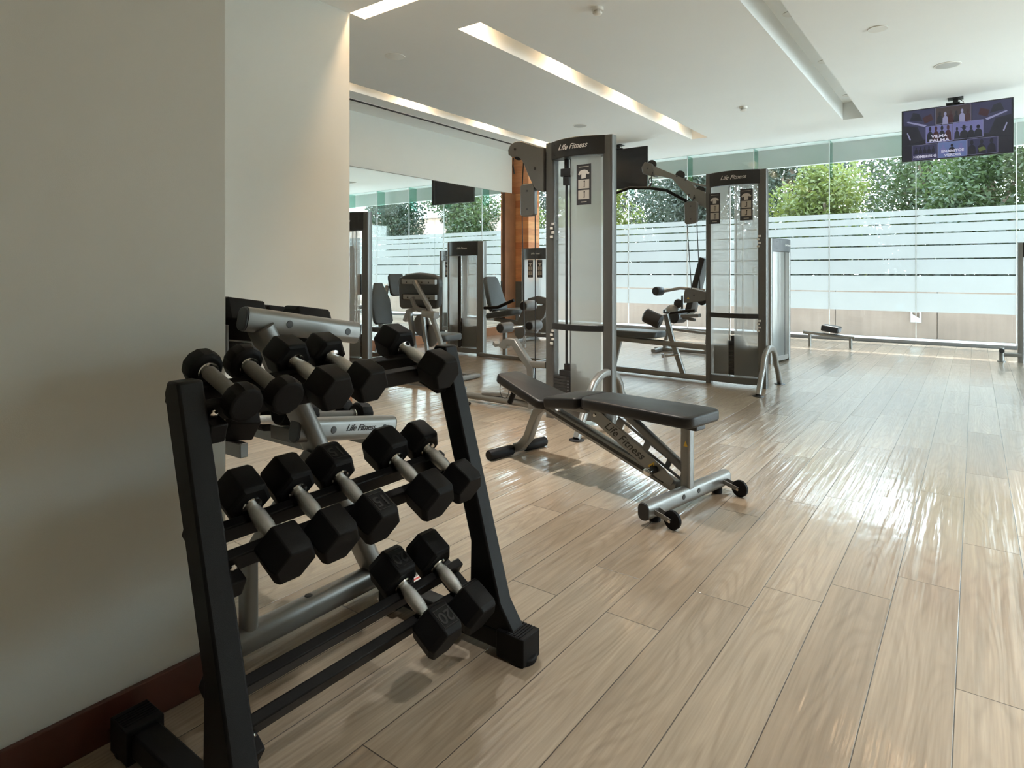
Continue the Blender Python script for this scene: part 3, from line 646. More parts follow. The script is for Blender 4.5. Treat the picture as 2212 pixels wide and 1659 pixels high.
# ================================================================== black three-tier rack
def XF_(z): return -1.155 - .29 * z
rk = thing('dumbbell_rack', 'black three tier dumbbell rack with sloping trays against the near wall', 'dumbbell rack', (-1.35, 1.15, 0))
Y0, Y1 = (.69, .75), (1.57, 1.63)
for ya, yb in (Y0, Y1):
    pts = [(XF_(.06) + .03, .075), (XF_(.16), .16), (XF_(.955), .955), (XF_(.95) - .05, .955), (XF_(.93) - .07, .925), (XF_(.33) - .07, .33), (XF_(.33) - .075, .075)]
    up = make('upright', MB().prism(pts, (1, 0, 0), (0, 0, 1), (0, yb - ya, 0), (0, (ya + yb) / 2, 0)), 'blackmetal', rk, bevel=.006)
    ft = make('foot', MB().bb(-1.70, -1.16, ya - .002, yb + .002, .018, .078), 'blackmetal', rk, bevel=.006)
    for xa, xb, s in ((-1.205, -1.10, 1), (-1.745, -1.65, -1)):
        m = MB(); m.bb(xa, xb, ya - .014, yb + .014, .004, .088)
        xe = xb if s > 0 else xa
        m.lathe([(0, .045), (.016, .045), (.02, .04)], (xe - s * .035, (ya + yb) / 2, .0), (0, 0, 1), 24)
        bt = make('rubber_boot', m, 'rubber', ft, bevel=.006)
        rb = MB()
        for k in range(6): rb.bb(xe - s * (.018 + .010 * k) - .002, xe - s * (.018 + .010 * k) + .002, ya - .010, yb + .010, .088, .0905)
        make('ridges', rb, 'rubber', bt)
TIERS = {'t': (-1.485, .93, 20), 'm': (-1.395, .597, 28), 'b': (-1.315, .25, 32)}
def TP(k, s, n=0):      # point on a tier: s along the slope towards the front, n along its normal
    cx, cz, a = TIERS[k]; a = R(a); return cx + s * math.cos(a) + n * math.sin(a), cz - s * math.sin(a) + n * math.cos(a)
for k in 'tmb':
    a = TIERS[k][2]
    for s in (-.042, .042):
        x, z = TP(k, s, -.044); make('tray_rail', MB().box((x, (Y0[1] + Y1[0]) / 2, z), (.028, Y1[0] - Y0[1] + .0, .05), (0, R(a), 0)), 'blackmetal', rk, bevel=.004)
    for y in (Y0[1] + .026, Y1[0] - .026):
        x, z = TP(k, -.01, -.075); make('tray_arm', MB().box((x, y, z), (.22, .045, .05), (0, R(a), 0)), 'blackmetal', rk, bevel=.005)
        x, z = TP(k, .066, -.04); n = Vector((math.cos(R(a)), 0, -math.sin(R(a))))
        make('bolt', MB().lathe([(0, .011), (.004, .010), (.007, .004)], (x, y, z), n, 16), 'chrome', rk)
x, z = -1.30, .075
DB = [('t', .822, .046, .050, .095, 'round', None, 'nearest on the top tier of the black rack'), ('t', .932, .048, .052, .097, 'round', None, 'second on the top tier of the black rack'),
 ('t', 1.067, .059, .086, .103, 'hex', None, 'third from the near end on the top tier of the black rack'), ('t', 1.192, .059, .082, .102, 'hex', None, 'fourth on the top tier of the black rack, before the empty gap'), ('t', 1.485, .062, .092, .108, 'hex', None, 'alone at the far end of the top tier, black rack'),
 ('m', .876, .061, .094, .106, 'hex', None, 'nearest on the middle tier of the black rack'), ('m', 1.008, .0625, .096, .107, 'hex', None, 'second on the middle tier of the black rack'), ('m', 1.146, .0625, .096, .107, 'hex', '15', 'third on the middle tier of the black rack, marked 15'),
 ('m', 1.358, .067, .100, .109, 'hex', None, 'fourth on the middle tier of the black rack, after the small gap'), ('m', 1.500, .061, .092, .106, 'hex', None, 'farthest on the middle tier of the black rack'),
 ('b', 1.310, .066, .096, .108, 'hex', '20', 'nearer of two on the bottom tier of the black rack, marked 20'), ('b', 1.462, .066, .098, .109, 'hex', None, 'farther of two on the bottom tier of the black rack')]
for k, y, r, t, h, kind, num, lab in DB:
    x, z = TP(k, 0); dumbbell((x, y, z), (0, R(TIERS[k][2]), 0), r, t, h, ('black hex dumbbell, ' if kind == 'hex' else 'small round black dumbbell, ') + lab, 'dumbbells on the black rack', kind, num, hr=.0175 if kind == 'hex' else .0175)
# ================================================================== silver two-tier rack in the recess
sr = thing('dumbbell_rack', 'silver two tier dumbbell rack with leaning uprights standing in the wall recess', 'dumbbell rack', (-2.8, 1.4, 0))
oval = lambda w, h: rrect(w, h, min(w, h) * .45, 5)
for x in (-1.83, -3.95):
    ft = make('foot', MB().sweep([(x, 1.05, .06), (x, 1.76, .06)], oval(.07, .085)), 'silver', sr)
    make('foot_plate', MB().bb(x - .05, x + .12, 1.70, 1.80, .002, .014), 'silver', ft, bevel=.003)
    make('plug', MB().lathe([(0, .014), (.002, .012)], (x, 1.32, .1022), (0, 0, 1), 16), 'ink', ft)
    make('upright', MB().sweep([(x, 1.60, .10), (x, 1.14, 1.03)], rrect(.06, .098, .022), (1, 0, 0)), 'silver', sr)
    make('strut', MB().sweep([(x, 1.10, .09), (x, 1.10, .30), (x, 1.33, .58)], rrect(.05, .055, .018), (1, 0, 0)), 'silver', sr)
    for (ya, za), (yb, zb), caps, top in (((1.085, 1.058), (1.52, .982), (1.229, 1.466), 1), ((1.27, .675), (1.695, .606), (1.404, 1.639), 0)):
        d = Vector((0, yb - ya, zb - za)).normalized()
        br = make('tray_bracket', MB().sweep([(x, ya, za), (x, yb, zb)], oval(.055, .078 if top else .084), (1, 0, 0)) if False else MB().sweep([(x, ya, za), (x, yb, zb)], oval(.055, .078 if top else .084)), 'silver', sr)
        for (yy, zz, s) in ((ya, za, -1), (yb, zb, 1)): make('end_cap', MB().sweep([Vector((x, yy, zz)) + d * s * .0005, Vector((x, yy, zz)) + d * s * .008], oval(.052, .074 if top else .08)), 'capgrey', br, bevel=.003)
        for y in caps:
            z = za + (zb - za) * (y - ya) / (yb - ya); make('plug', MB().lathe([(0, .0125), (.0015, .0115)], (x + .0278, y, z), (1, 0, 0), 20), 'capgrey', br)
        if not top: logo(br, (x + .0285, 1.525, .6375), d, (0, 0, 1), .032, 'ink')
for (yr, zr), (yf, zf), lip, xa_, xb_ in (((1.115, .950), (1.43, .902), 1, -3.92, -1.86), ((1.385, .607), (1.635, .567), 0, -2.13, -1.86), ((1.27, .555), (1.58, .505), 0, -3.92, -2.14)):
    for y, z in ((yr, zr), (yf, zf)): make('tray_rail', MB().bb(xa_, xb_, y - .016, y + .016, z - .026, z + .026), 'silver', sr, bevel=.003)
    if lip: make('tray_lip', MB().bb(-3.92, -1.86, 1.046, 1.054, .935, 1.04).bb(-3.92, -1.86, 1.054, 1.10, .935, .943), 'silver', sr, bevel=.002)
lb_ = make('sticker', MB().bb(-1.76, -1.72, 1.715, 1.775, .0142, .0150), 'white', sr, smooth=False); make('sticker_mark', MB().bb(-1.752, -1.742, 1.72, 1.77, .0151, .0155), 'red', lb_, smooth=False)
for k, (x, r, t) in enumerate(((-1.965, .078, .150), (-2.145, .076, .14), (-2.32, .072, .135), (-2.49, .068, .13))):
    dumbbell((x, 1.272, 1.028), (0, R(8.7), PI / 2), r, t, .135 - .004 * k, 'large black dumbbell on the silver rack top tier, ' + ['nearest to its end bracket', 'second from its end bracket', 'third from its end bracket', 'fourth from its end bracket'][k], 'dumbbells on the silver rack')
for k, (x, r, t, kd) in enumerate(((-1.935, .048, .062, 'round'), (-2.06, .052, .066, 'round'), (-2.235, .079, .14, 'hex'), (-2.41, .079, .14, 'hex'), (-2.59, .079, .14, 'hex'))):
    dumbbell((x, 1.51 if k < 2 else 1.425, .668 if k < 2 else .626), (0, R(9.2), PI / 2), r, t, .125 if k < 2 else .142, 'black dumbbell on the silver rack lower tier, ' + ['nearest its end bracket, round head', 'second, round head', 'third, hex head', 'fourth, hex head', 'fifth, hex head'][k], 'dumbbells on the silver rack', kd)
# ================================================================== adjustable bench
bn = thing('weight_bench', 'adjustable weight bench with three black pads on a silver wheeled frame', 'weight bench', (-2.46, 3.40, 0), (0, 0, R(-11.2)))
def bm_(name, mb, mat, parent=None, **k): return make(name, mb, mat, parent or bn, local=True, **k)
def padline(s0, z0, s1, z1, w0, w1, th, mat, name, parent=None, r=.05, tc=0):
    d = Vector((s1 - s0, 0, z1 - z0)); ln = d.length; d.normalize(); nrm = Vector((-d.z, 0, d.x)); pts = []
    def corner(cx, cy, a0, rr):
        for i in range(7): a = R(a0 + 15 * i); pts.append((cx + rr * math.cos(a), cy + rr * math.sin(a)))
    corner(ln - r, w1 / 2 - r, 0, r); corner(r, w0 / 2 - r, 90, r); corner(r, -w0 / 2 + r, 180, r); corner(ln - r, -w1 / 2 + r, 270, r)
    return bm_(name, MB().pad(pts, d, (0, 1, 0), nrm, th, Vector((s0, tc, z0)) - nrm * th / 2, rad=.016), mat, parent, ang=50)
padline(-.10, .535, .375, .418, .21, .29, .06, 'vinyl', 'seat_pad', r=.045)
padline(.385, .450, .655, .486, .30, .31, .068, 'vinyl', 'centre_pad', r=.02)
bp_ = padline(.662, .487, 1.40, .498, .29, .33, .062, 'vinyl', 'back_pad', r=.06)
bm_('pad_bracket', MB().bb(1.25, 1.37, -.045, .045, .405, .436).bb(.70, 1.30, -.03, .03, .424, .437), 'blackplastic', bevel=.006)
bm_('pad_bracket', MB().box((.16, 0, .395), (.38, .06, .02), (0, R(13.8), 0)).bb(.40, .64, -.04, .04, .375, .40), 'silver', bevel=.004)
bm_('post', MB().rect([(1.29, 0, .09), (1.29, 0, .412)], .055, .055, (1, 0, 0)), 'silver')
fr = bm_('main_rail', MB().rect([(.22, 0, .375), (1.235, 0, .085)], .06, .062), 'silver')
bm_('groove', MB().box(((.30 + 1.17) / 2, -.0305, .375 - (.735 - .22) * .2857), (.90, .003, .018), (0, R(15.95), 0)), 'ink', fr)
# toothed link plate with the maker's lettering
lk = MB(); a, b = Vector((.70, 0, .395)), Vector((1.215, 0, .125)); d = (b - a).normalized(); n = Vector((-d.z, 0, d.x)); Ln = (b - a).length
outl = [(0, -.03), (.02, -.042), (Ln * .9, -.040), (Ln + .02, -.02), (Ln + .02, .02), (Ln * .9, .034), (.02, .036), (0, .03), (-.015, 0)]
for y in (-.046,): lk.prism(outl, d, n, (0, .006, 0), a + Vector((0, y, 0)))
link = bm_('link_plate', lk, 'silver', bevel=.002)
logo(link, a + d * Ln * .43 + Vector((0, -.0496, 0)) - n * .002, d, n, .068, 'ink', local=True)
wp = a + d * Ln * .80 + Vector((0, -.0500, 0)); bm_('warning_triangle', MB().prism([(-.024, -.020), (.024, -.020), (0, .026)], d, n, (0, .001, 0), wp), 'yellow', link, smooth=False); bm_('warning_symbol', MB().prism([(-.012, -.014), (.012, -.014), (0, .009)], d, n, (0, .001, 0), wp + Vector((0, -.0006, 0))), 'ink', link, smooth=False)
bm_('pull_pin', MB().cyl((1.13, -.05, .165), (1.13, -.105, .165), .019, 18), 'blackplastic', ang=50); bm_('pull_pin_knob', MB().lathe([(0, .016), (.003, .021), (.024, .021), (.028, .016)], (1.13, -.105, .165), (0, -1, 0), 20), 'chrome')
# far-side slotted plate made from strips so that its slots are real openings
sp_ = MB(); a2, b2 = Vector((.80, .046, .345)), Vector((1.27, .046, .12)); d2 = (b2 - a2).normalized(); n2 = Vector((-d2.z, 0, d2.x)); L2 = (b2 - a2).length
for q in ((0, L2, .018, .034), (0, L2, -.034, -.018)): sp_.prism([(q[0], q[2]), (q[1], q[2]), (q[1], q[3]), (q[0], q[3])], d2, n2, (0, .005, 0), a2)
for q0, q1 in ((0, .05), (.21, .25), (.37, .40), (L2 - .05, L2)): sp_.prism([(q0, -.018), (q1, -.018), (q1, .018), (q0, .018)], d2, n2, (0, .005, 0), a2)
bm_('slotted_plate', sp_, 'silver')
bm_('brace', MB().rect([(.88, .0, .425), (1.275, .0, .19)], .038, .045), 'graphite')
bm_('pivot_bracket', MB().prism([(-.05, -.05), (.05, -.05), (.07, .05), (-.07, .05)], (1, 0, 0), (0, 0, 1), (0, .085, 0), (.73, 0, .385)), 'silver', bevel=.008)
bm_('bolt', MB().lathe([(0, .012), (.006, .009)], (.715, -.049, .38), (0, -1, 0), 16), 'chrome')
bm_('rear_leg', MB().rect([(.27, 0, .36), (.20, 0, .31), (.155, 0, .22), (.115, 0, .13), (.05, 0, .065), (.0, 0, .045)], .055, .06, (0, 1, 0), .2), 'silver')
rf = bm_('rear_foot', MB().tube([(0, -.20, .034), (0, .24, .034)], .024, 18), 'silver')
for ya, yb in ((-.245, -.04), (.075, .27)): bm_('rubber_sleeve', MB().lathe([(0, .029), (.006, .033), (yb - ya - .006, .033), (yb - ya, .029)], (0, ya, .034), (0, 1, 0), 22), 'rubber', rf)
cf = bm_('cross_foot', MB().sweep([(1.29, -.375, .068), (1.29, .385, .068)], oval(.062, .085)), 'silver')
for y, s in ((-.375, -1), (.385, 1)):
    bm_('end_cap', MB().sweep([(1.29, y, .068), (1.29, y + s * .008, .068)], oval(.060, .082)), 'blackplastic', cf, bevel=.003)
    bm_('rubber_foot', MB().cyl((1.29, y - s * .09, .004), (1.29, y - s * .09, .03), .028), 'rubber', cf)
for y in (-.08, .06): bm_('plug', MB().lathe([(0, .013), (.002, .012)], (1.3215, y, .075), (1, 0, 0), 18), 'ink', cf)
for y, s in ((-.31, -1), (.33, 1)):
    wh = bm_('wheel', MB().lathe([(0, .036), (.004, .044), (.020, .044), (.024, .036)], (1.405, y - .012, .0445), (0, 1, 0), 30), 'rubber')
    fk = bm_('wheel_fork', MB().rect([(1.31, y - s * .021, .066), (1.405, y - s * .021, .0445)], .005, .022), 'silver'); bm_('axle', MB().cyl((1.405, y - .03, .0445), (1.405, y + .03, .0445), .007, 14), 'chrome', wh)
    bm_('wheel_fork', MB().rect([(1.31, y + s * .021, .066), (1.405, y + s * .021, .0445)], .005, .022), 'silver')
bm_('grip', MB().cyl((.02, -.02, .45), (-.045, -.02, .335), .018, 18), 'rubber')
bm_('cable_loop', MB().tube([(-.09 + .045 * math.cos(t * PI / 8) - .01, -.02, .41 + .055 * math.sin(t * PI / 8)) for t in range(17)], .0022, 8, (0, 1, 0)), 'cable')
bm_('warning_triangle', MB().prism([(-.012, -.016), (.012, -.016), (0, .014)], (1, 0, 0), (0, 0, 1), (0, .001, 0), (1.298, -.0282, .33)), 'yellow', smooth=False)
# ================================================================== weight-stack towers
def cap_arc(x0, x1, y, bulge, n=14):
    out = []
    for i in range(n + 1):
        u = i / n; out.append((x0 + (x1 - x0) * u, y - bulge * (1 - (2 * u - 1) ** 2)))
    return out
def chart(root, xa, xb, z0, z1, yf, fig=0):
    c = make('exercise_chart', MB().bb(xa, xb, yf - .006, yf - .003, z0, z1), 'chart', root, smooth=False); w, h = xb - xa, z1 - z0; m = MB()
    for q0, q1 in ((.14, .36), (.40, .62)): m.bb(xa + w * .12, xb - w * .12, yf - .0072, yf - .0062, z0 + h * q0, z0 + h * q1)
    make('picture_panel', m, 'paper', c, smooth=False)
    cx = (xa + xb) / 2; s = w * .33; tz = z0 + h * .78; f = MB()
    f.prism([(-s * .5, -s), (s * .45, -s * .95), (s * .5, -s * .1), (s * .95, -s * .3), (s * 1.2, -s * .1), (s * .75, s * .45), (s * .2, s * .62), (-s * .25, s * .6), (-s * .8, s * .45), (-s * 1.2, -s * .15), (-s * .95, -s * .35), (-s * .5, -s * .1)], (1, 0, 0), (0, 0, 1), (0, .001, 0), (cx, yf - .0067, tz))
    make('body_drawing', f, 'skinchart', c, smooth=False)
    for q in (.25, .51):
        g = MB(); zc = z0 + h * q; g.bb(cx + w * .02, cx + w * .07, yf - .0084, yf - .0074, zc - h * .08, zc + h * .06); g.bb(cx - w * .1 * fig, cx + w * .07, yf - .0084, yf - .0074, zc - h * .08, zc - h * .06)
        g.lathe([(0, w * .05), (.001, w * .05)], (cx + w * .045, yf - .0074, zc + h * .065), (0, -1, 0), 10)
        make('exercise_drawing', g, 'ink', c, smooth=False)
    make('caption_strip', MB().bb(cx - w * .2, cx + w * .2, yf - .0072, yf - .0062, z0 + h * .06, z0 + h * .08).bb(cx - w * .35, cx + w * .35, yf - .0072, yf - .0062, z0 + h * .93, z0 + h * .945), 'paper', c, smooth=False)
def tower(root, x0, x1, y, h, bulge=.10, cw=.055, cd=.09, shrouds=(), caph=.15, stack=(.14, .86, .45), bar=None, charts=(), lsize=.05, rear=False, capmat='blackplastic', colmat='column', xo=.0, clips=(), rods=True, cwr=None):
    W = x1 - x0; cwr = cwr or cw
    for xa, xb in ((x0, x0 + cw), (x1 - cwr, x1)): make('column', MB().sweep([((xa + xb) / 2, y + cd / 2 - .02, .0), ((xa + xb) / 2, y + cd / 2 - .02, h - .005)], rrect(xb - xa, cd, .018), (0, 1, 0)) if False else MB().prism([(p[0] + (xa + xb) / 2, p[1] + y + cd / 2 - .02) for p in rrect(xb - xa, cd, .018)], (1, 0, 0), (0, 1, 0), (0, 0, h), (0, 0, h / 2)), colmat, root)
    xa, xb = x0 + cw * .55, x1 - cwr * .55
    f = cap_arc(xa, xb, y - .01, bulge); pts = f + [(xb, y + cd - .035), (xa, y + cd - .035)]
    cp = make('top_cap', MB().prism(pts, (1, 0, 0), (0, 1, 0), (0, 0, caph), (0, 0, h - caph / 2 + .002)), capmat, root, bevel=.006)
    cx = (x0 + x1) / 2; yc = y - .01 - bulge
    logo(cp, (cx, yc - .0035, h - caph * .48), (1, 0, 0), (0, 0, 1), lsize)
    for sx in (-1, 1):
        for sz in (-1, 1):
            u = sx * .36; yy = y - .01 - bulge * (1 - (2 * u) ** 2); make('screw', MB().lathe([(0, .006), (.002, .005)], (cx + u * (xb - xa), yy + .001, h - caph * .5 + sz * caph * .28), (0, -1, 0), 10), 'ink', cp)
    make('base', MB().prism(cap_arc(x0 + .03, x1 - .03, y + .0, bulge * .6) + [(x1 - .03, y + cd - .03), (x0 + .03, y + cd - .03)], (1, 0, 0), (0, 1, 0), (0, 0, .07), (0, 0, .065)), colmat, root, bevel=.005)
    def yb(x): u = (x - xa) / (xb - xa); return y - bulge * .75 * (1 - (2 * u - 1) ** 2)
    for s0, s1 in shrouds:
        a_, b_ = x0 + s0, x0 + s1; m = MB(); n = 8; vs = []
        for z in (.105, h - caph - .002):
            for i in range(n + 1): x = a_ + (b_ - a_) * i / n; vs.append((x, yb(x), z))
        m.add(vs, [(i, i + 1, n + 2 + i, n + 1 + i) for i in range(n)]); make('shroud', m, 'shroud', root)
    if rear: make('rear_shroud', MB().add([(x0 + cw, y + .055, .1), (x1 - cwr, y + .055, .1), (x1 - cwr, y + .055, h - caph), (x0 + cw, y + .055, h - caph)], [(0, 1, 2, 3)]), 'shroud', root, smooth=False)
    if stack:
        a_, b_, zt = stack; wx = MB(); xa_, xb_ = x0 + W * a_, x0 + W * b_; mid = (xa_ + xb_) / 2; k = 0; z = .115
        while z < zt - .10: wx.bb(xa_, xb_, y - .015, y + .048, z, z + .022); z += .0245
        make('weight_stack', wx, 'weight', root, bevel=.002)
        make('top_plate', MB().bb(mid - .09, mid + .09, y - .012, y + .045, z, z + .045).bb(mid - .045, mid + .045, y - .01, y + .043, z + .045, z + .10), 'blackplastic', root, bevel=.003)
        if rods:
            m = MB()
            for dx in (-.07, .07): m.cyl((mid + dx, y + .02, .09), (mid + dx, y + .02, h - caph), .009, 10)
            make('guide_rods', m, 'chrome', root)
        make('pin_column', MB().bb(mid - .018, mid + .018, y - .022, y - .016, .115, z), 'ink', root)
        m = MB()
        for i in range(int((z - .12) / .0245)): m.bb(mid - .008, mid + .008, y - .0238, y - .0225, .122 + i * .0245, .130 + i * .0245)
        make('pin_holes', m, 'greyplastic', root)
        make('lift_cable', MB().cyl((mid, y + .02, z + .1), (mid, y + .02, h - caph), .006, 10), 'cable', root)
    if bar: make('cross_bar', MB().prism(cap_arc(x0 + cw * .9, x1 - cwr * .9, y - .006, bulge * .75) + cap_arc(x0 + cw * .9, x1 - cwr * .9, y - .03, bulge * .75)[::-1], (1, 0, 0), (0, 1, 0), (0, 0, .05), (0, 0, bar)), 'blackplastic', root, bevel=.004)
    for (xa_, xb_, z0, z1, fg) in charts:
        u = ((xa_ + xb_) / 2) + x0; chart(root, x0 + xa_, x0 + xb_, z0, z1, min(yb(x0 + xa_), yb(x0 + xb_), yb(u)) - .001, fg)
    for cx_, z in clips:
        m = MB()
        for i in range(4): m.bb(x0 + cx_ - .02 + .014 * (i % 2), x0 + cx_ + .006 + .014 * (i % 2), y - .032, y - .022, z - .05 + .035 * i, z - .03 + .035 * i)
        make('shroud_clip', m, 'whiteplastic', root, bevel=.002)
def arch_foot(root, x, ya, yb, zt, r=.026):
    path = [(x, ya, .012), (x, ya + (yb - ya) * .14, zt * .45)] ; c = (ya + yb) / 2; q = (yb - ya) * .30
    for i in range(9):
        a = PI - PI * i / 8; path.append((x, c + q * math.cos(a), zt - q * .75 + q * .75 * math.sin(a) - .0))
    path += [(x, yb - (yb - ya) * .14, zt * .45), (x, yb, .012)]
    f = make('arch_foot', MB().sweep(path, rrect(.06, .05, .02), (1, 0, 0)), 'silver', root)
    for y in (ya, yb): make('foot_plate', MB().lathe([(0, .055), (.006, .055), (.012, .03)], (x, y, 0), (0, 0, 1), 24), 'blackplastic', f)
def flat(pts, y, th, mat, name, root, bevel=.006): return make(name, MB().prism(pts, (1, 0, 0), (0, 0, 1), (0, th, 0), (0, y, 0)), mat, root, bevel=bevel)

# front cable tower
FT = thing('cable_tower', 'tall front cable tower, half open, standing behind the weight bench', 'cable machine', (-2.58, 4.45, 0), group='tall cable towers')
tower(FT, -2.89, -2.27, 4.42, 2.28, shrouds=((.275, .525),), bar=.765, stack=(.10, .62, .46), charts=((.335, .465, 1.74, 2.06, 0),), rear=True, lsize=.062, clips=((.075, 1.54), (.075, .66)), cw=.085, cwr=.085, bulge=.09, rods=False)
make('selector_head', MB().bb(-2.725, -2.63, 4.375, 4.43, 1.985, 2.05).bb(-2.705, -2.65, 4.38, 4.425, 1.915, 1.985).cyl((-2.68, 4.40, 2.05), (-2.68, 4.40, 2.13), .02, 14), 'blackplastic', FT, bevel=.004)
make('guide_rod', MB().cyl((-2.68, 4.40, .45), (-2.68, 4.40, 1.99), .011, 14), 'blackplastic', FT)
arm = flat([(-2.895, 2.245), (-2.96, 2.262), (-3.039, 2.296), (-3.12, 2.325), (-3.185, 2.33), (-3.235, 2.31), (-3.262, 2.268), (-3.259, 2.225), (-3.224, 2.204), (-3.17, 2.20), (-3.136, 2.184), (-3.105, 2.145), (-3.087, 2.112), (-3.055, 2.04), (-3.015, 1.967), (-2.985, 1.92), (-2.954, 1.891), (-2.895, 1.88)], 4.425, .09, 'graphite', 'pulley_arm', FT)
for p in ((-3.185, 2.265), (-2.98, 2.08)): make('bolt', MB().lathe([(0, .012), (.005, .009)], (p[0], 4.379, p[1]), (0, -1, 0), 14), 'ink', arm)
make('pulley', MB().lathe([(0, .05), (.008, .044), (.016, .05)], (-3.175, 4.417, 2.225), (0, 1, 0), 26), 'blackplastic', arm)
make('strap_clip', MB().tube([(-3.235, 4.425, 2.2), (-3.24, 4.425, 2.13), (-3.225, 4.425, 2.06)], .006, 8), 'cable', FT)
cbw = flat([(-3.145, 1.945), (-3.12, 1.962), (-3.02, 1.962), (-3.0, 1.945), (-3.0, 1.70), (-3.02, 1.684), (-3.12, 1.684), (-3.145, 1.70)], 4.425, .055, 'graphite', 'counterweight', FT, .008)
for z in (1.90, 1.745): make('bolt', MB().lathe([(0, .009), (.004, .007)], (-3.072, 4.396, z), (0, -1, 0), 12), 'capgrey', cbw)
make('hanging_cable', MB().tube([(-3.126, 4.425, 2.2), (-3.14, 4.425, 1.96)], .0045, 8).tube([(-3.012, 4.425, 2.09), (-3.01, 4.425, 1.96)], .0045, 8).tube([(-3.142, 4.425, 1.69), (-3.118, 4.425, .66)], .0045, 8).tube([(-3.006, 4.425, 1.69), (-3.006, 4.425, .06)], .0045, 8), 'cable', FT)
make('cable_hook', MB().tube([(-3.118 + .012 * math.cos(t * PI / 6), 4.425, .63 + .035 * math.sin(t * PI / 6)) for t in range(13)], .004, 8, (0, 1, 0)).box((-3.12, 4.425, .575), (.025, .02, .03)), 'silver', FT)
st = make('seat_support', MB().rect([(-3.30, 4.425, .60), (-3.22, 4.425, .60), (-3.14, 4.425, .50), (-3.05, 4.425, .40), (-3.03, 4.425, .05)], .07, .06, (0, 1, 0)).rect([(-3.06, 4.425, .425), (-2.89, 4.425, .43)], .055, .055), 'silver', FT)
flat([(-3.44, .60), (-3.445, .565), (-3.415, .548), (-3.39, .56), (-3.33, .535), (-3.29, .545), (-3.27, .63), (-3.33, .62), (-3.37, .582), (-3.41, .578)], 4.425, .06, 'silver', 'bar_cradle', st, .003)
lf = make('low_foot', MB().sweep([(-3.93, 4.53, .055), (-2.90, 4.53, .055)], oval(.06, .06)), 'silver', FT)
make('end_cap', MB().lathe([(0, .036), (.012, .034)], (-3.93, 4.53, .055), (-1, 0, 0), 20), 'greyplastic', lf)
make('foot_plate', MB().pad([(.22 * math.cos(t * PI / 10) * .5, .10 * math.sin(t * PI / 10)) for t in range(20)], (1, 0, 0), (0, 1, 0), (0, 0, 1), .014, (-3.80, 4.36, .009), rad=.004), 'rubber', FT)
make('low_strut', MB().rect([(-3.66, 4.53, .085), (-3.40, 4.53, .11), (-3.1, 4.50, .10)], .04, .03), 'silver', FT)
arch_foot(FT, -2.305, 3.92, 4.80, .43)

# second cable tower with pulldown and row station
RT = thing('cable_tower', 'second cable tower with lat pulldown arm, seat and smoked shrouds over its stack', 'cable machine', (-2.05, 6.84, 0), group='tall cable towers')
tower(RT, -2.375, -1.735, 6.82, 2.28, shrouds=((.05, .265), (.325, .56)), bar=.75, stack=(.14, .86, .52), charts=((.055, .175, 1.73, 2.06, 0), (.385, .515, 1.75, 2.08, 1)), lsize=.062, cw=.06, cwr=.09, bulge=.09, clips=((.565, 1.52), (.565, .64)))
arm = make('pulldown_arm', MB().prism([(-2.36, 2.155), (-2.39, 2.168), (-2.516, 2.204), (-2.84, 2.363), (-3.07, 2.478), (-3.10, 2.47), (-3.119, 2.428), (-3.107, 2.372), (-3.08, 2.355), (-2.953, 2.325), (-2.758, 2.265), (-2.622, 2.109), (-2.489, 1.975), (-2.36, 1.90), (-2.36, 2.06), (-2.401, 2.097), (-2.489, 2.135), (-2.532, 2.19), (-2.401, 2.148), (-2.36, 2.14)], (1, 0, 0), (0, 0, 1), (0, .09, 0), (0, 6.85, 0)), 'silver', RT)
for px_, pz_ in ((-3.02, 2.455), (-2.68, 2.30), (-2.45, 2.105)): make('pulley', MB().lathe([(0, .055), (.01, .048), (.02, .055)], (px_, 6.84, pz_), (0, 1, 0), 26), 'blackplastic', arm)
make('arm_sleeve', MB().prism([(-3.0, 2.46), (-3.09, 2.49), (-3.13, 2.43), (-3.115, 2.355), (-3.07, 2.34), (-2.96, 2.30)], (1, 0, 0), (0, 0, 1), (0, .10, 0), (0, 6.85, 0)), 'graphite', arm, bevel=.008)
for p in ((-3.05, 2.41), (-2.70, 2.29), (-2.60, 2.24), (-2.56, 2.07), (-2.50, 2.03)): make('bolt', MB().lathe([(0, .012), (.006, .009)], (p[0], 6.80, p[1]), (0, -1, 0), 12), 'capgrey', arm)
make('pulldown_bar', MB().tube([(-3.56, 6.7, 2.09), (-3.46, 6.7, 2.125), (-3.23, 6.7, 2.188), (-2.98, 6.7, 2.165), (-2.78, 6.7, 2.125), (-2.545, 6.7, 1.985)], .017, 14), 'blackmetal', RT)
make('bar_carabiner', MB().tube([(-2.99 + .015 * math.cos(t * PI / 6), 6.74, 2.25 + .04 * math.sin(t * PI / 6)) for t in range(13)], .006, 8, (0, 1, 0)).cyl((-2.985, 6.70, 2.165), (-2.985, 6.74, 2.22), .014, 12).cyl((-2.99, 6.76, 2.28), (-2.99, 6.80, 2.36), .006, 8), 'blackplastic', RT)
cbw = flat([(-2.575, 1.965), (-2.55, 1.985), (-2.45, 1.985), (-2.43, 1.965), (-2.43, 1.765), (-2.45, 1.745), (-2.55, 1.735), (-2.57, 1.75)], 6.72, .055, 'graphite', 'counterweight', RT, .008)
for z in (1.93, 1.79): make('bolt', MB().lathe([(0, .009), (.004, .007)], (-2.50, 6.691, z), (0, -1, 0), 12), 'capgrey', cbw)
make('hanging_cable', MB().tube([(-2.55, 6.72, 1.74), (-2.515, 6.76, 1.03)], .0045, 8).tube([(-2.44, 6.72, 1.74), (-2.42, 6.76, 1.02)], .0045, 8).tube([(-2.50, 6.74, 1.97), (-2.50, 6.80, 2.06)], .0045, 8), 'cable', RT)
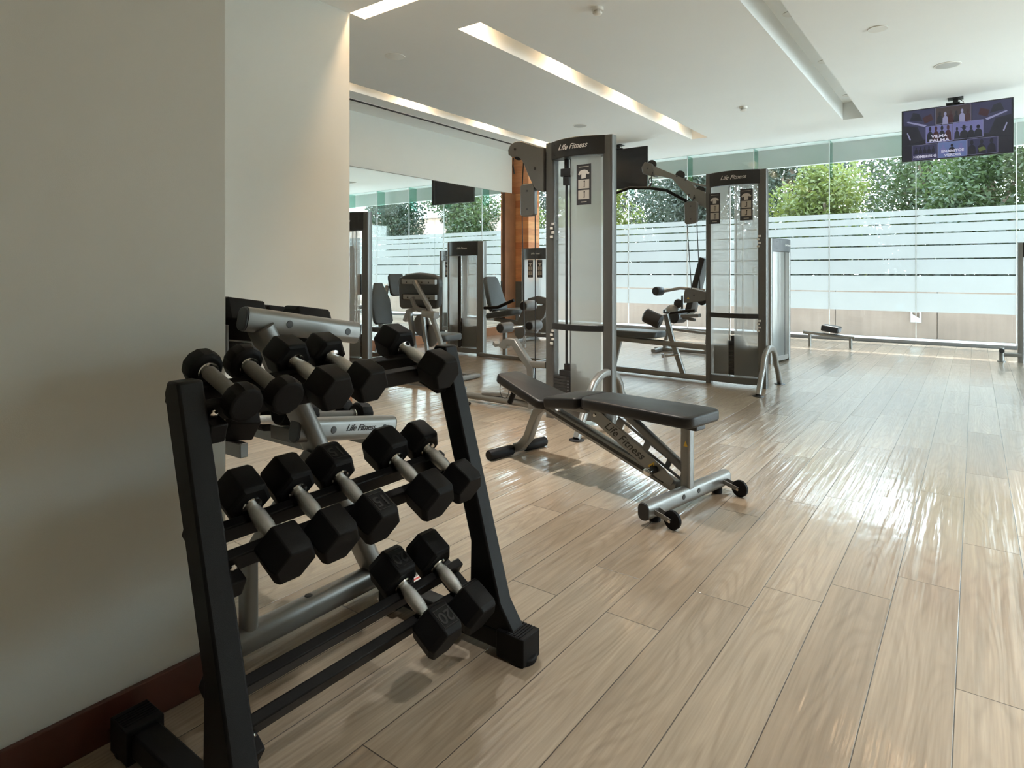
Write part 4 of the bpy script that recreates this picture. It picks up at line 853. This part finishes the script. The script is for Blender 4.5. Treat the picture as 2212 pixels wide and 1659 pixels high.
lp = flat([(-2.618, .99), (-2.60, 1.03), (-2.565, 1.038), (-2.489, 1.02), (-2.37, .996), (-2.37, .905), (-2.43, .89), (-2.516, .878), (-2.622, .865), (-2.626, .92)], 6.85, .09, 'graphite', 'low_pulley_block', RT)
make('bolt', MB().lathe([(0, .010), (.004, .008)], (-2.505, 6.804, .955), (0, -1, 0), 12), 'capgrey', lp); make('pulley', MB().lathe([(0, .045), (.01, .04), (.02, .045)], (-2.43, 6.84, .89), (0, 1, 0), 24), 'blackplastic', lp)
make('warning_triangle', MB().prism([(-.015, -.012), (.015, -.012), (0, .012)], (1, 0, 0), (0, 0, 1), (0, .001, 0), (-2.57, 6.8045, .925)), 'yellow', lp, smooth=False)
make('seat_rail', MB().rect([(-3.62, 6.85, .425), (-2.36, 6.85, .385)], .06, .062), 'silver', RT)
make('base_rail', MB().rect([(-3.62, 6.92, .045), (-2.36, 6.86, .045)], .07, .06), 'silver', RT)
make('leg', MB().rect([(-3.44, 6.86, .40), (-3.55, 6.90, .06)], .07, .05, (0, 1, 0)), 'silver', RT)
make('roller_post', MB().rect([(-2.845, 6.84, .73), (-2.78, 6.85, .46), (-2.655, 6.88, .06)], .06, .055, (0, 1, 0)), 'silver', RT)
make('seat_pad', MB().pad(rrect(.62, .34, .05, 6), (1, 0, 0), (0, 1, 0), (0, 0, 1), .075, (-3.20, 6.82, .497), rad=.02), 'vinylgrey', RT)
make('thigh_roller', MB().lathe([(0, .062), (.014, .080), (.19, .080), (.205, .062)], (-2.99, 6.58, .735), (.86, .12, -.38), 26), 'blackplastic', RT)
make('thigh_roller', MB().lathe([(0, .062), (.014, .078), (.16, .078), (.175, .062)], (-2.80, 6.93, .70), (.30, .9, .0), 26), 'blackplastic', RT)
make('roller_cover', MB().lathe([(0, .082), (.03, .079), (.055, .064), (.075, .035), (.082, .005)], (-2.74, 6.78, .765), (0, 0, 1), 26), 'silver', RT)
make('row_handle', MB().cyl((-2.72, 6.66, .755), (-2.55, 6.66, .785), .014, 12).cyl((-2.55, 6.66, .785), (-2.44, 6.66, .80), .014, 12), 'blackmetal', RT)
make('foot_pedal', MB().box((-2.50, 6.70, .735), (.20, .09, .035), (0, R(-4), 0)).box((-2.52, 6.70, .70), (.14, .05, .03), (0, R(8), 0)), 'greyplastic', RT, bevel=.006)
make('foot_pedal', MB().cyl((-2.63, 6.78, .80), (-2.63, 6.78, .95), .012, 10).lathe([(0, .045), (.02, .052), (.04, .045)], (-2.67, 6.80, .86), (-.3, -1, 0), 20), 'blackplastic', RT)
make('adjuster_pin', MB().cyl((-2.83, 6.79, .26), (-2.64, 6.72, .30), .012, 12).lathe([(0, .024), (.03, .024)], (-2.85, 6.80, .26), (-.9, -.3, -.1), 16), 'chrome', RT)
arch_foot(RT, -1.70, 6.36, 7.20, .43)

# ================================================================== selectorised machines in the background
def machine_frame(root, pts, w=.05, h=.06, up=(0, 0, 1), mat='silver', name='frame_tube'): return make(name, MB().rect(pts, w, h, up), mat, root)
# tall tower against the corner of the second wall
A = thing('chest_press_machine', 'tall grey press machine half hidden by the wall corner, near the mirror', 'exercise machine', (-6.6, 5.6, 0), group='selectorised machines')
tower(A, -6.90, -6.27, 5.43, 1.99, shrouds=((.05, .28), (.33, .50)), stack=(.14, .8, .5), cw=.06, cwr=.12, lsize=.04, caph=.24)
make('back_pad', MB().pad([(-.12, -.32), (.12, -.32), (.15, -.28), (.15, .05), (.06, .30), (-.06, .30), (-.15, .05), (-.15, -.28)], (.25, .97, 0), (-.28, .07, .95), (.95, -.25, .2), .07, (-6.96, 6.25, .77), rad=.02), 'vinylgrey', A)
make('head_rest', MB().pad(rrect(.26, .34, .05), (.25, .97, 0), (-.2, 0, .97), (.95, -.25, .2), .06, (-7.12, 6.72, 1.02), rad=.02), 'vinylgrey', A)
make('seat_pad', MB().pad(rrect(.42, .34, .06), (1, 0, 0), (0, 1, 0), (0, 0, 1), .07, (-6.74, 6.2, .40), rad=.02), 'vinylgrey', A)
machine_frame(A, [(-7.1, 6.3, .03), (-7.06, 6.35, .5), (-7.2, 6.6, 1.0)]); machine_frame(A, [(-7.2, 6.2, .03), (-6.45, 6.2, .03)], .07, .05); machine_frame(A, [(-6.72, 6.2, .05), (-6.72, 6.2, .36)]); machine_frame(A, [(-6.6, 5.5, .03), (-6.6, 6.2, .03)], .07, .05)
# seat seen from behind
Bm = thing('leg_press_machine', 'machine seen from behind, wide slate back pad with two silver braces on a tubular frame', 'exercise machine', (-4.8, 4.95, 0), group='selectorised machines')
def q(x, z): return (x * .875, 1.2 + (z - 1.2) * .875)
bpts = [(-5.93, .80), (-5.90, .775), (-5.30, .795), (-5.26, .83), (-5.185, 1.10), (-5.19, 1.16), (-5.22, 1.195), (-5.36, 1.225), (-5.54, 1.24), (-5.72, 1.225), (-5.86, 1.18), (-5.885, 1.14), (-5.90, 1.0)]
bpts = [q(*p) for p in bpts]
make('back_pad', MB().pad(bpts, (1, 0, 0), (0, -.22, .975), (0, -.975, -.22), .08, (0, 5.16, 0), rad=.022), 'vinylgrey', Bm)
for (xa, xb, z) in ((-5.76, -5.20, 1.095), (-5.78, -5.235, .905)):
    xa, z1 = q(xa, z); xb, _ = q(xb, z); yy = 5.16 - .22 * z1 - .07
    br = make('pad_brace', MB().rect([(xa, yy, z1), (xb, yy, z1)], .035, .055), 'silver', Bm); make('end_cap', MB().bb(xa - .03, xa - .001, yy - .02, yy + .02, z1 - .03, z1 + .03), 'blackplastic', br, bevel=.006)
    for k in (.15, .35, .62, .82): make('hole_plug', MB().lathe([(0, .010), (.002, .009)], (xa + (xb - xa) * k, yy - .0176, z1 - .008), (0, -1, 0), 14), 'ink', br)
def B3(x, z, y=4.80): a_, b_ = q(x, z); return (a_, y, b_)
machine_frame(Bm, [B3(-5.50, 1.10), B3(-5.25, .78), B3(-5.22, .70), B3(-5.10, .45), B3(-4.97, .12), B3(-4.96, -.165)], .045, .045, (0, 1, 0), name='recline_tube')
make('recline_clamp', MB().rect([B3(-5.33, .72, 4.79), B3(-5.13, .70, 4.79)], .09, .07), 'silver', Bm, bevel=.006)
machine_frame(Bm, [B3(-5.55, .90), B3(-5.50, .80), B3(-5.42, .76), B3(-5.28, .75)], .04, .04, (0, 1, 0), 'graphite')
machine_frame(Bm, [B3(-5.63, .72, 4.84), B3(-5.56, .30, 4.84), B3(-5.53, -.16, 4.84)], .05, .05, (0, 1, 0)); machine_frame(Bm, [B3(-5.43, .70, 4.86), B3(-5.36, .30, 4.86), B3(-5.33, -.16, 4.86)], .04, .04, (0, 1, 0))
machine_frame(Bm, [B3(-5.78, .60, 4.9), B3(-5.72, .72, 4.9), B3(-5.60, .76, 4.9), B3(-5.42, .74, 4.9)], .05, .05, (0, 1, 0))
for x_, z_ in ((-5.50, .56), (-5.36, .44)):
    a_, b_ = q(x_, z_); make('cam_disc', MB().lathe([(0, .118), (.008, .122), (.016, .118)], (a_, 4.90, b_), (0, 1, 0), 30), 'greyplastic', Bm)
machine_frame(Bm, [(-5.2, 4.84, .03), (-4.15, 4.84, .03)], .07, .05); machine_frame(Bm, [(-4.6, 4.84, .03), (-4.6, 5.6, .03)], .07, .05)
make('seat_pad', MB().pad(rrect(.34, .34, .06), (1, 0, 0), (0, 1, 0), (0, 0, 1), .08, (-5.0, 5.45, .46), rad=.02), 'vinylgrey', Bm); machine_frame(Bm, [(-5.0, 5.45, .42), (-5.0, 5.45, .05), (-4.6, 5.45, .03)])
# leg extension with its own stack
Cm = thing('leg_extension_machine', 'leg extension machine with short silver stack tower and padded ankle rollers, by the mirror', 'exercise machine', (-5.9, 7.1, 0), group='selectorised machines')
tower(Cm, -6.42, -5.72, 7.10, 1.665, shrouds=((.05, .275), (.33, .575)), stack=(.10, .82, .52), cw=.045, cwr=.13, lsize=.045, caph=.21, bulge=.07, colmat='silver')
make('pin_slot', MB().bb(-6.14, -6.09, 7.01, 7.02, .11, 1.45), 'ink', Cm)
make('back_pad', MB().pad([(-.17, -.24), (.17, -.24), (.19, -.2), (.14, .22), (.1, .26), (-.1, .26), (-.14, .22), (-.19, -.2)], (0, 1, 0), (-.33, 0, .94), (.94, 0, .33), .08, (-5.49, 7.05, .90), rad=.02), 'vinylgrey', Cm)
make('seat_pad', MB().pad(rrect(.50, .36, .06), (.97, 0, .16), (0, 1, 0), (-.16, 0, .97), .08, (-5.25, 7.0, .64), rad=.02), 'vinylgrey', Cm)
machine_frame(Cm, [(-5.6, 7.05, 1.02), (-5.45, 7.05, .55), (-4.9, 7.05, .50), (-4.75, 7.05, .42)]); machine_frame(Cm, [(-5.75, 7.05, .03), (-4.45, 7.05, .03)], .07, .05); machine_frame(Cm, [(-5.3, 7.05, .5), (-5.3, 7.05, .05)]); machine_frame(Cm, [(-4.62, 6.75, .03), (-4.62, 7.35, .03)], .07, .05)
flat([(-5.05, .52), (-4.86, .86), (-4.70, .90), (-4.52, .86), (-4.60, .62), (-4.80, .45), (-4.95, .44)], 7.0, .05, 'graphite', 'lever_plate', Cm)
make('cam_disc', MB().lathe([(0, .085), (.01, .09), (.02, .085)], (-4.98, 6.95, .40), (0, 1, 0), 26), 'greyplastic', Cm)
for x_, ya_, z_ in ((-4.60, 6.50, .785), (-4.80, 6.28, .51), (-4.62, 6.66, .52)):
    make('ankle_roller', MB().lathe([(0, .058), (.012, .066), (.22, .066), (.232, .058)], (x_, ya_, z_), (0, 1, 0), 26), 'greyplastic', Cm); make('roller_cap', MB().lathe([(0, .052), (.006, .048)], (x_, ya_ - .0005, z_), (0, -1, 0), 22), 'blackplastic', Cm)
make('roller_shaft', MB().cyl((-4.60, 6.7, .785), (-4.60, 7.0, .785), .016, 12).cyl((-4.80, 6.3, .51), (-4.62, 6.9, .52), .016, 12), 'chrome', Cm)
make('side_handle', MB().tube([(-5.45, 6.78, .72), (-5.2, 6.76, .74), (-4.95, 6.78, .84)], .022, 12), 'rubber', Cm)
# far tower with two charts
Dm = thing('leg_curl_machine', 'far machine with pale stack tower and two small charts, seen left of the front tower', 'exercise machine', (-6.4, 9.6, 0), group='selectorised machines')
tower(Dm, -6.83, -6.13, 9.62, 1.655, shrouds=((.05, .325), (.345, .60)), stack=(.12, .82, .5), cw=.06, cwr=.08, lsize=.045, caph=.2, bulge=.07, colmat='silver', capmat='capgrey', charts=((.17, .28, 1.12, 1.44, 0), (.38, .49, 1.12, 1.44, 1)))
machine_frame(Dm, [(-6.4, 9.45, .03), (-6.4, 8.6, .03)], .07, .05); machine_frame(Dm, [(-6.4, 8.9, .03), (-6.4, 8.9, .5)]); make('seat_pad', MB().pad(rrect(.36, .5, .06), (1, 0, 0), (0, 1, 0), (0, 0, 1), .08, (-6.4, 8.9, .55), rad=.02), 'vinylgrey', Dm)
# machines built facing +x: make them at the origin facing -y, turned by 90 degrees
def turned(name, label, loc, rz): return thing(name, label, 'exercise machine', loc, (0, 0, R(rz)), 'selectorised machines')
def tower_local(root, h, extra=None, **k):
    keep = ROOT[root.name]; ROOT[root.name] = Matrix.Identity(4)
    tower(root, -.34, .34, 0, h, **k)
    if extra: extra(root)
    ROOT[root.name] = keep
def ex_e(r):
    make('back_pad', MB().pad(rrect(.34, .5, .06), (1, 0, 0), (0, .2, .97), (0, -.97, .2), .08, (.0, .75, .95), rad=.02), 'vinylgrey', r)
    make('seat_pad', MB().pad(rrect(.36, .4, .06), (1, 0, 0), (0, 1, 0), (0, 0, 1), .07, (0, .98, .5), rad=.02), 'vinylgrey', r)
    machine_frame(r, [(0, .06, .03), (0, 1.3, .03)], .07, .05); machine_frame(r, [(0, .95, .05), (0, .95, .47)]); machine_frame(r, [(0, .82, .5), (0, .88, .8)])
    make('foot_bar', MB().rect([(-.3, 1.25, .03), (.3, 1.25, .03)], .06, .05), 'silver', r)
Em = turned('row_machine', 'grey machine tower seen side on, just right of the second cable tower', (-2.13, 9.02, 0), 82)
tower_local(Em, 1.655, None, shrouds=((.05, .33), (.35, .60)), stack=(.12, .82, .5), cw=.06, cwr=.06, cd=.16, lsize=.045, caph=.17, bulge=.09, colmat='silver', capmat='capgrey')
seatE = thing('rowing_seat', 'small black seat with thin silver bar on the floor beyond the side-on machine', 'exercise machine', (-1.75, 11.3, 0))
make('seat_pad', MB().box((-1.88, 11.3, .30), (.26, .3, .10), (0, R(8), 0)), 'blackplastic', seatE, bevel=.02); make('foot_bar', MB().tube([(-2.3, 11.3, .22), (-1.55, 11.3, .17)], .025, 12).tube([(-1.6, 11.3, .17), (-1.6, 11.3, .0)], .025, 12).tube([(-2.2, 11.3, .21), (-2.2, 11.3, .0)], .025, 12), 'silver', seatE)
Fm = thing('shoulder_press_machine', 'grey machine column with a low foot bar at the right edge of the view', 'exercise machine', (.8, 10.85, 0), group='selectorised machines')
tower(Fm, .46, 1.16, 10.85, 1.61, shrouds=((.07, .34), (.36, .62)), stack=(.12, .82, .5), cw=.07, cwr=.07, lsize=.045, caph=.2, colmat='silver')
machine_frame(Fm, [(.30, 10.80, .10), (.50, 10.80, .10)], .05, .05); make('foot_post', MB().cyl((.29, 10.80, .01), (.29, 10.80, .19), .032, 16).cyl((.29, 10.80, .0), (.29, 10.80, .015), .05, 16), 'silver', Fm); make('pivot', MB().lathe([(0, .03), (.01, .028)], (.29, 10.765, .15), (0, -1, 0), 16), 'ink', Fm)
# machine standing by the window, seen through the pulldown station
Gm = thing('chest_fly_machine', 'far machine by the window seen between the cable towers, tall dark back pad', 'exercise machine', (-3.6, 9.3, 0), group='selectorised machines')
make('back_pad', MB().pad([(-.15, -.42), (.15, -.42), (.12, .42), (-.12, .42)], (0, 1, 0), (.26, 0, .966), (.966, 0, -.26), .09, (-3.33, 9.2, 1.02), rad=.02), 'vinyl', Gm)
make('seat_pad', MB().pad(rrect(.4, .36, .06), (1, 0, 0), (0, 1, 0), (0, 0, 1), .07, (-3.62, 9.2, .62), rad=.02), 'vinylgrey', Gm)
machine_frame(Gm, [(-3.75, 9.2, .60), (-3.85, 9.2, .03)], .055, .06, (0, 1, 0)); machine_frame(Gm, [(-3.1, 9.2, .95), (-3.2, 9.2, .03)], .055, .06, (0, 1, 0)); machine_frame(Gm, [(-4.0, 9.2, .03), (-2.6, 9.2, .03)], .07, .05); machine_frame(Gm, [(-3.8, 9.2, .35), (-3.18, 9.2, .31)], .04, .04)
machine_frame(Gm, [(-3.9, 8.9, .03), (-3.9, 9.55, .03)], .07, .05); make('press_arm', MB().tube([(-3.15, 9.0, .95), (-3.5, 8.95, .98), (-3.75, 8.95, .93)], .022, 12), 'silver', Gm)
make('arm_roller', MB().lathe([(0, .06), (.02, .068), (.14, .068), (.16, .06)], (-3.85, 8.86, .93), (.2, 1, 0), 24), 'blackplastic', Gm)
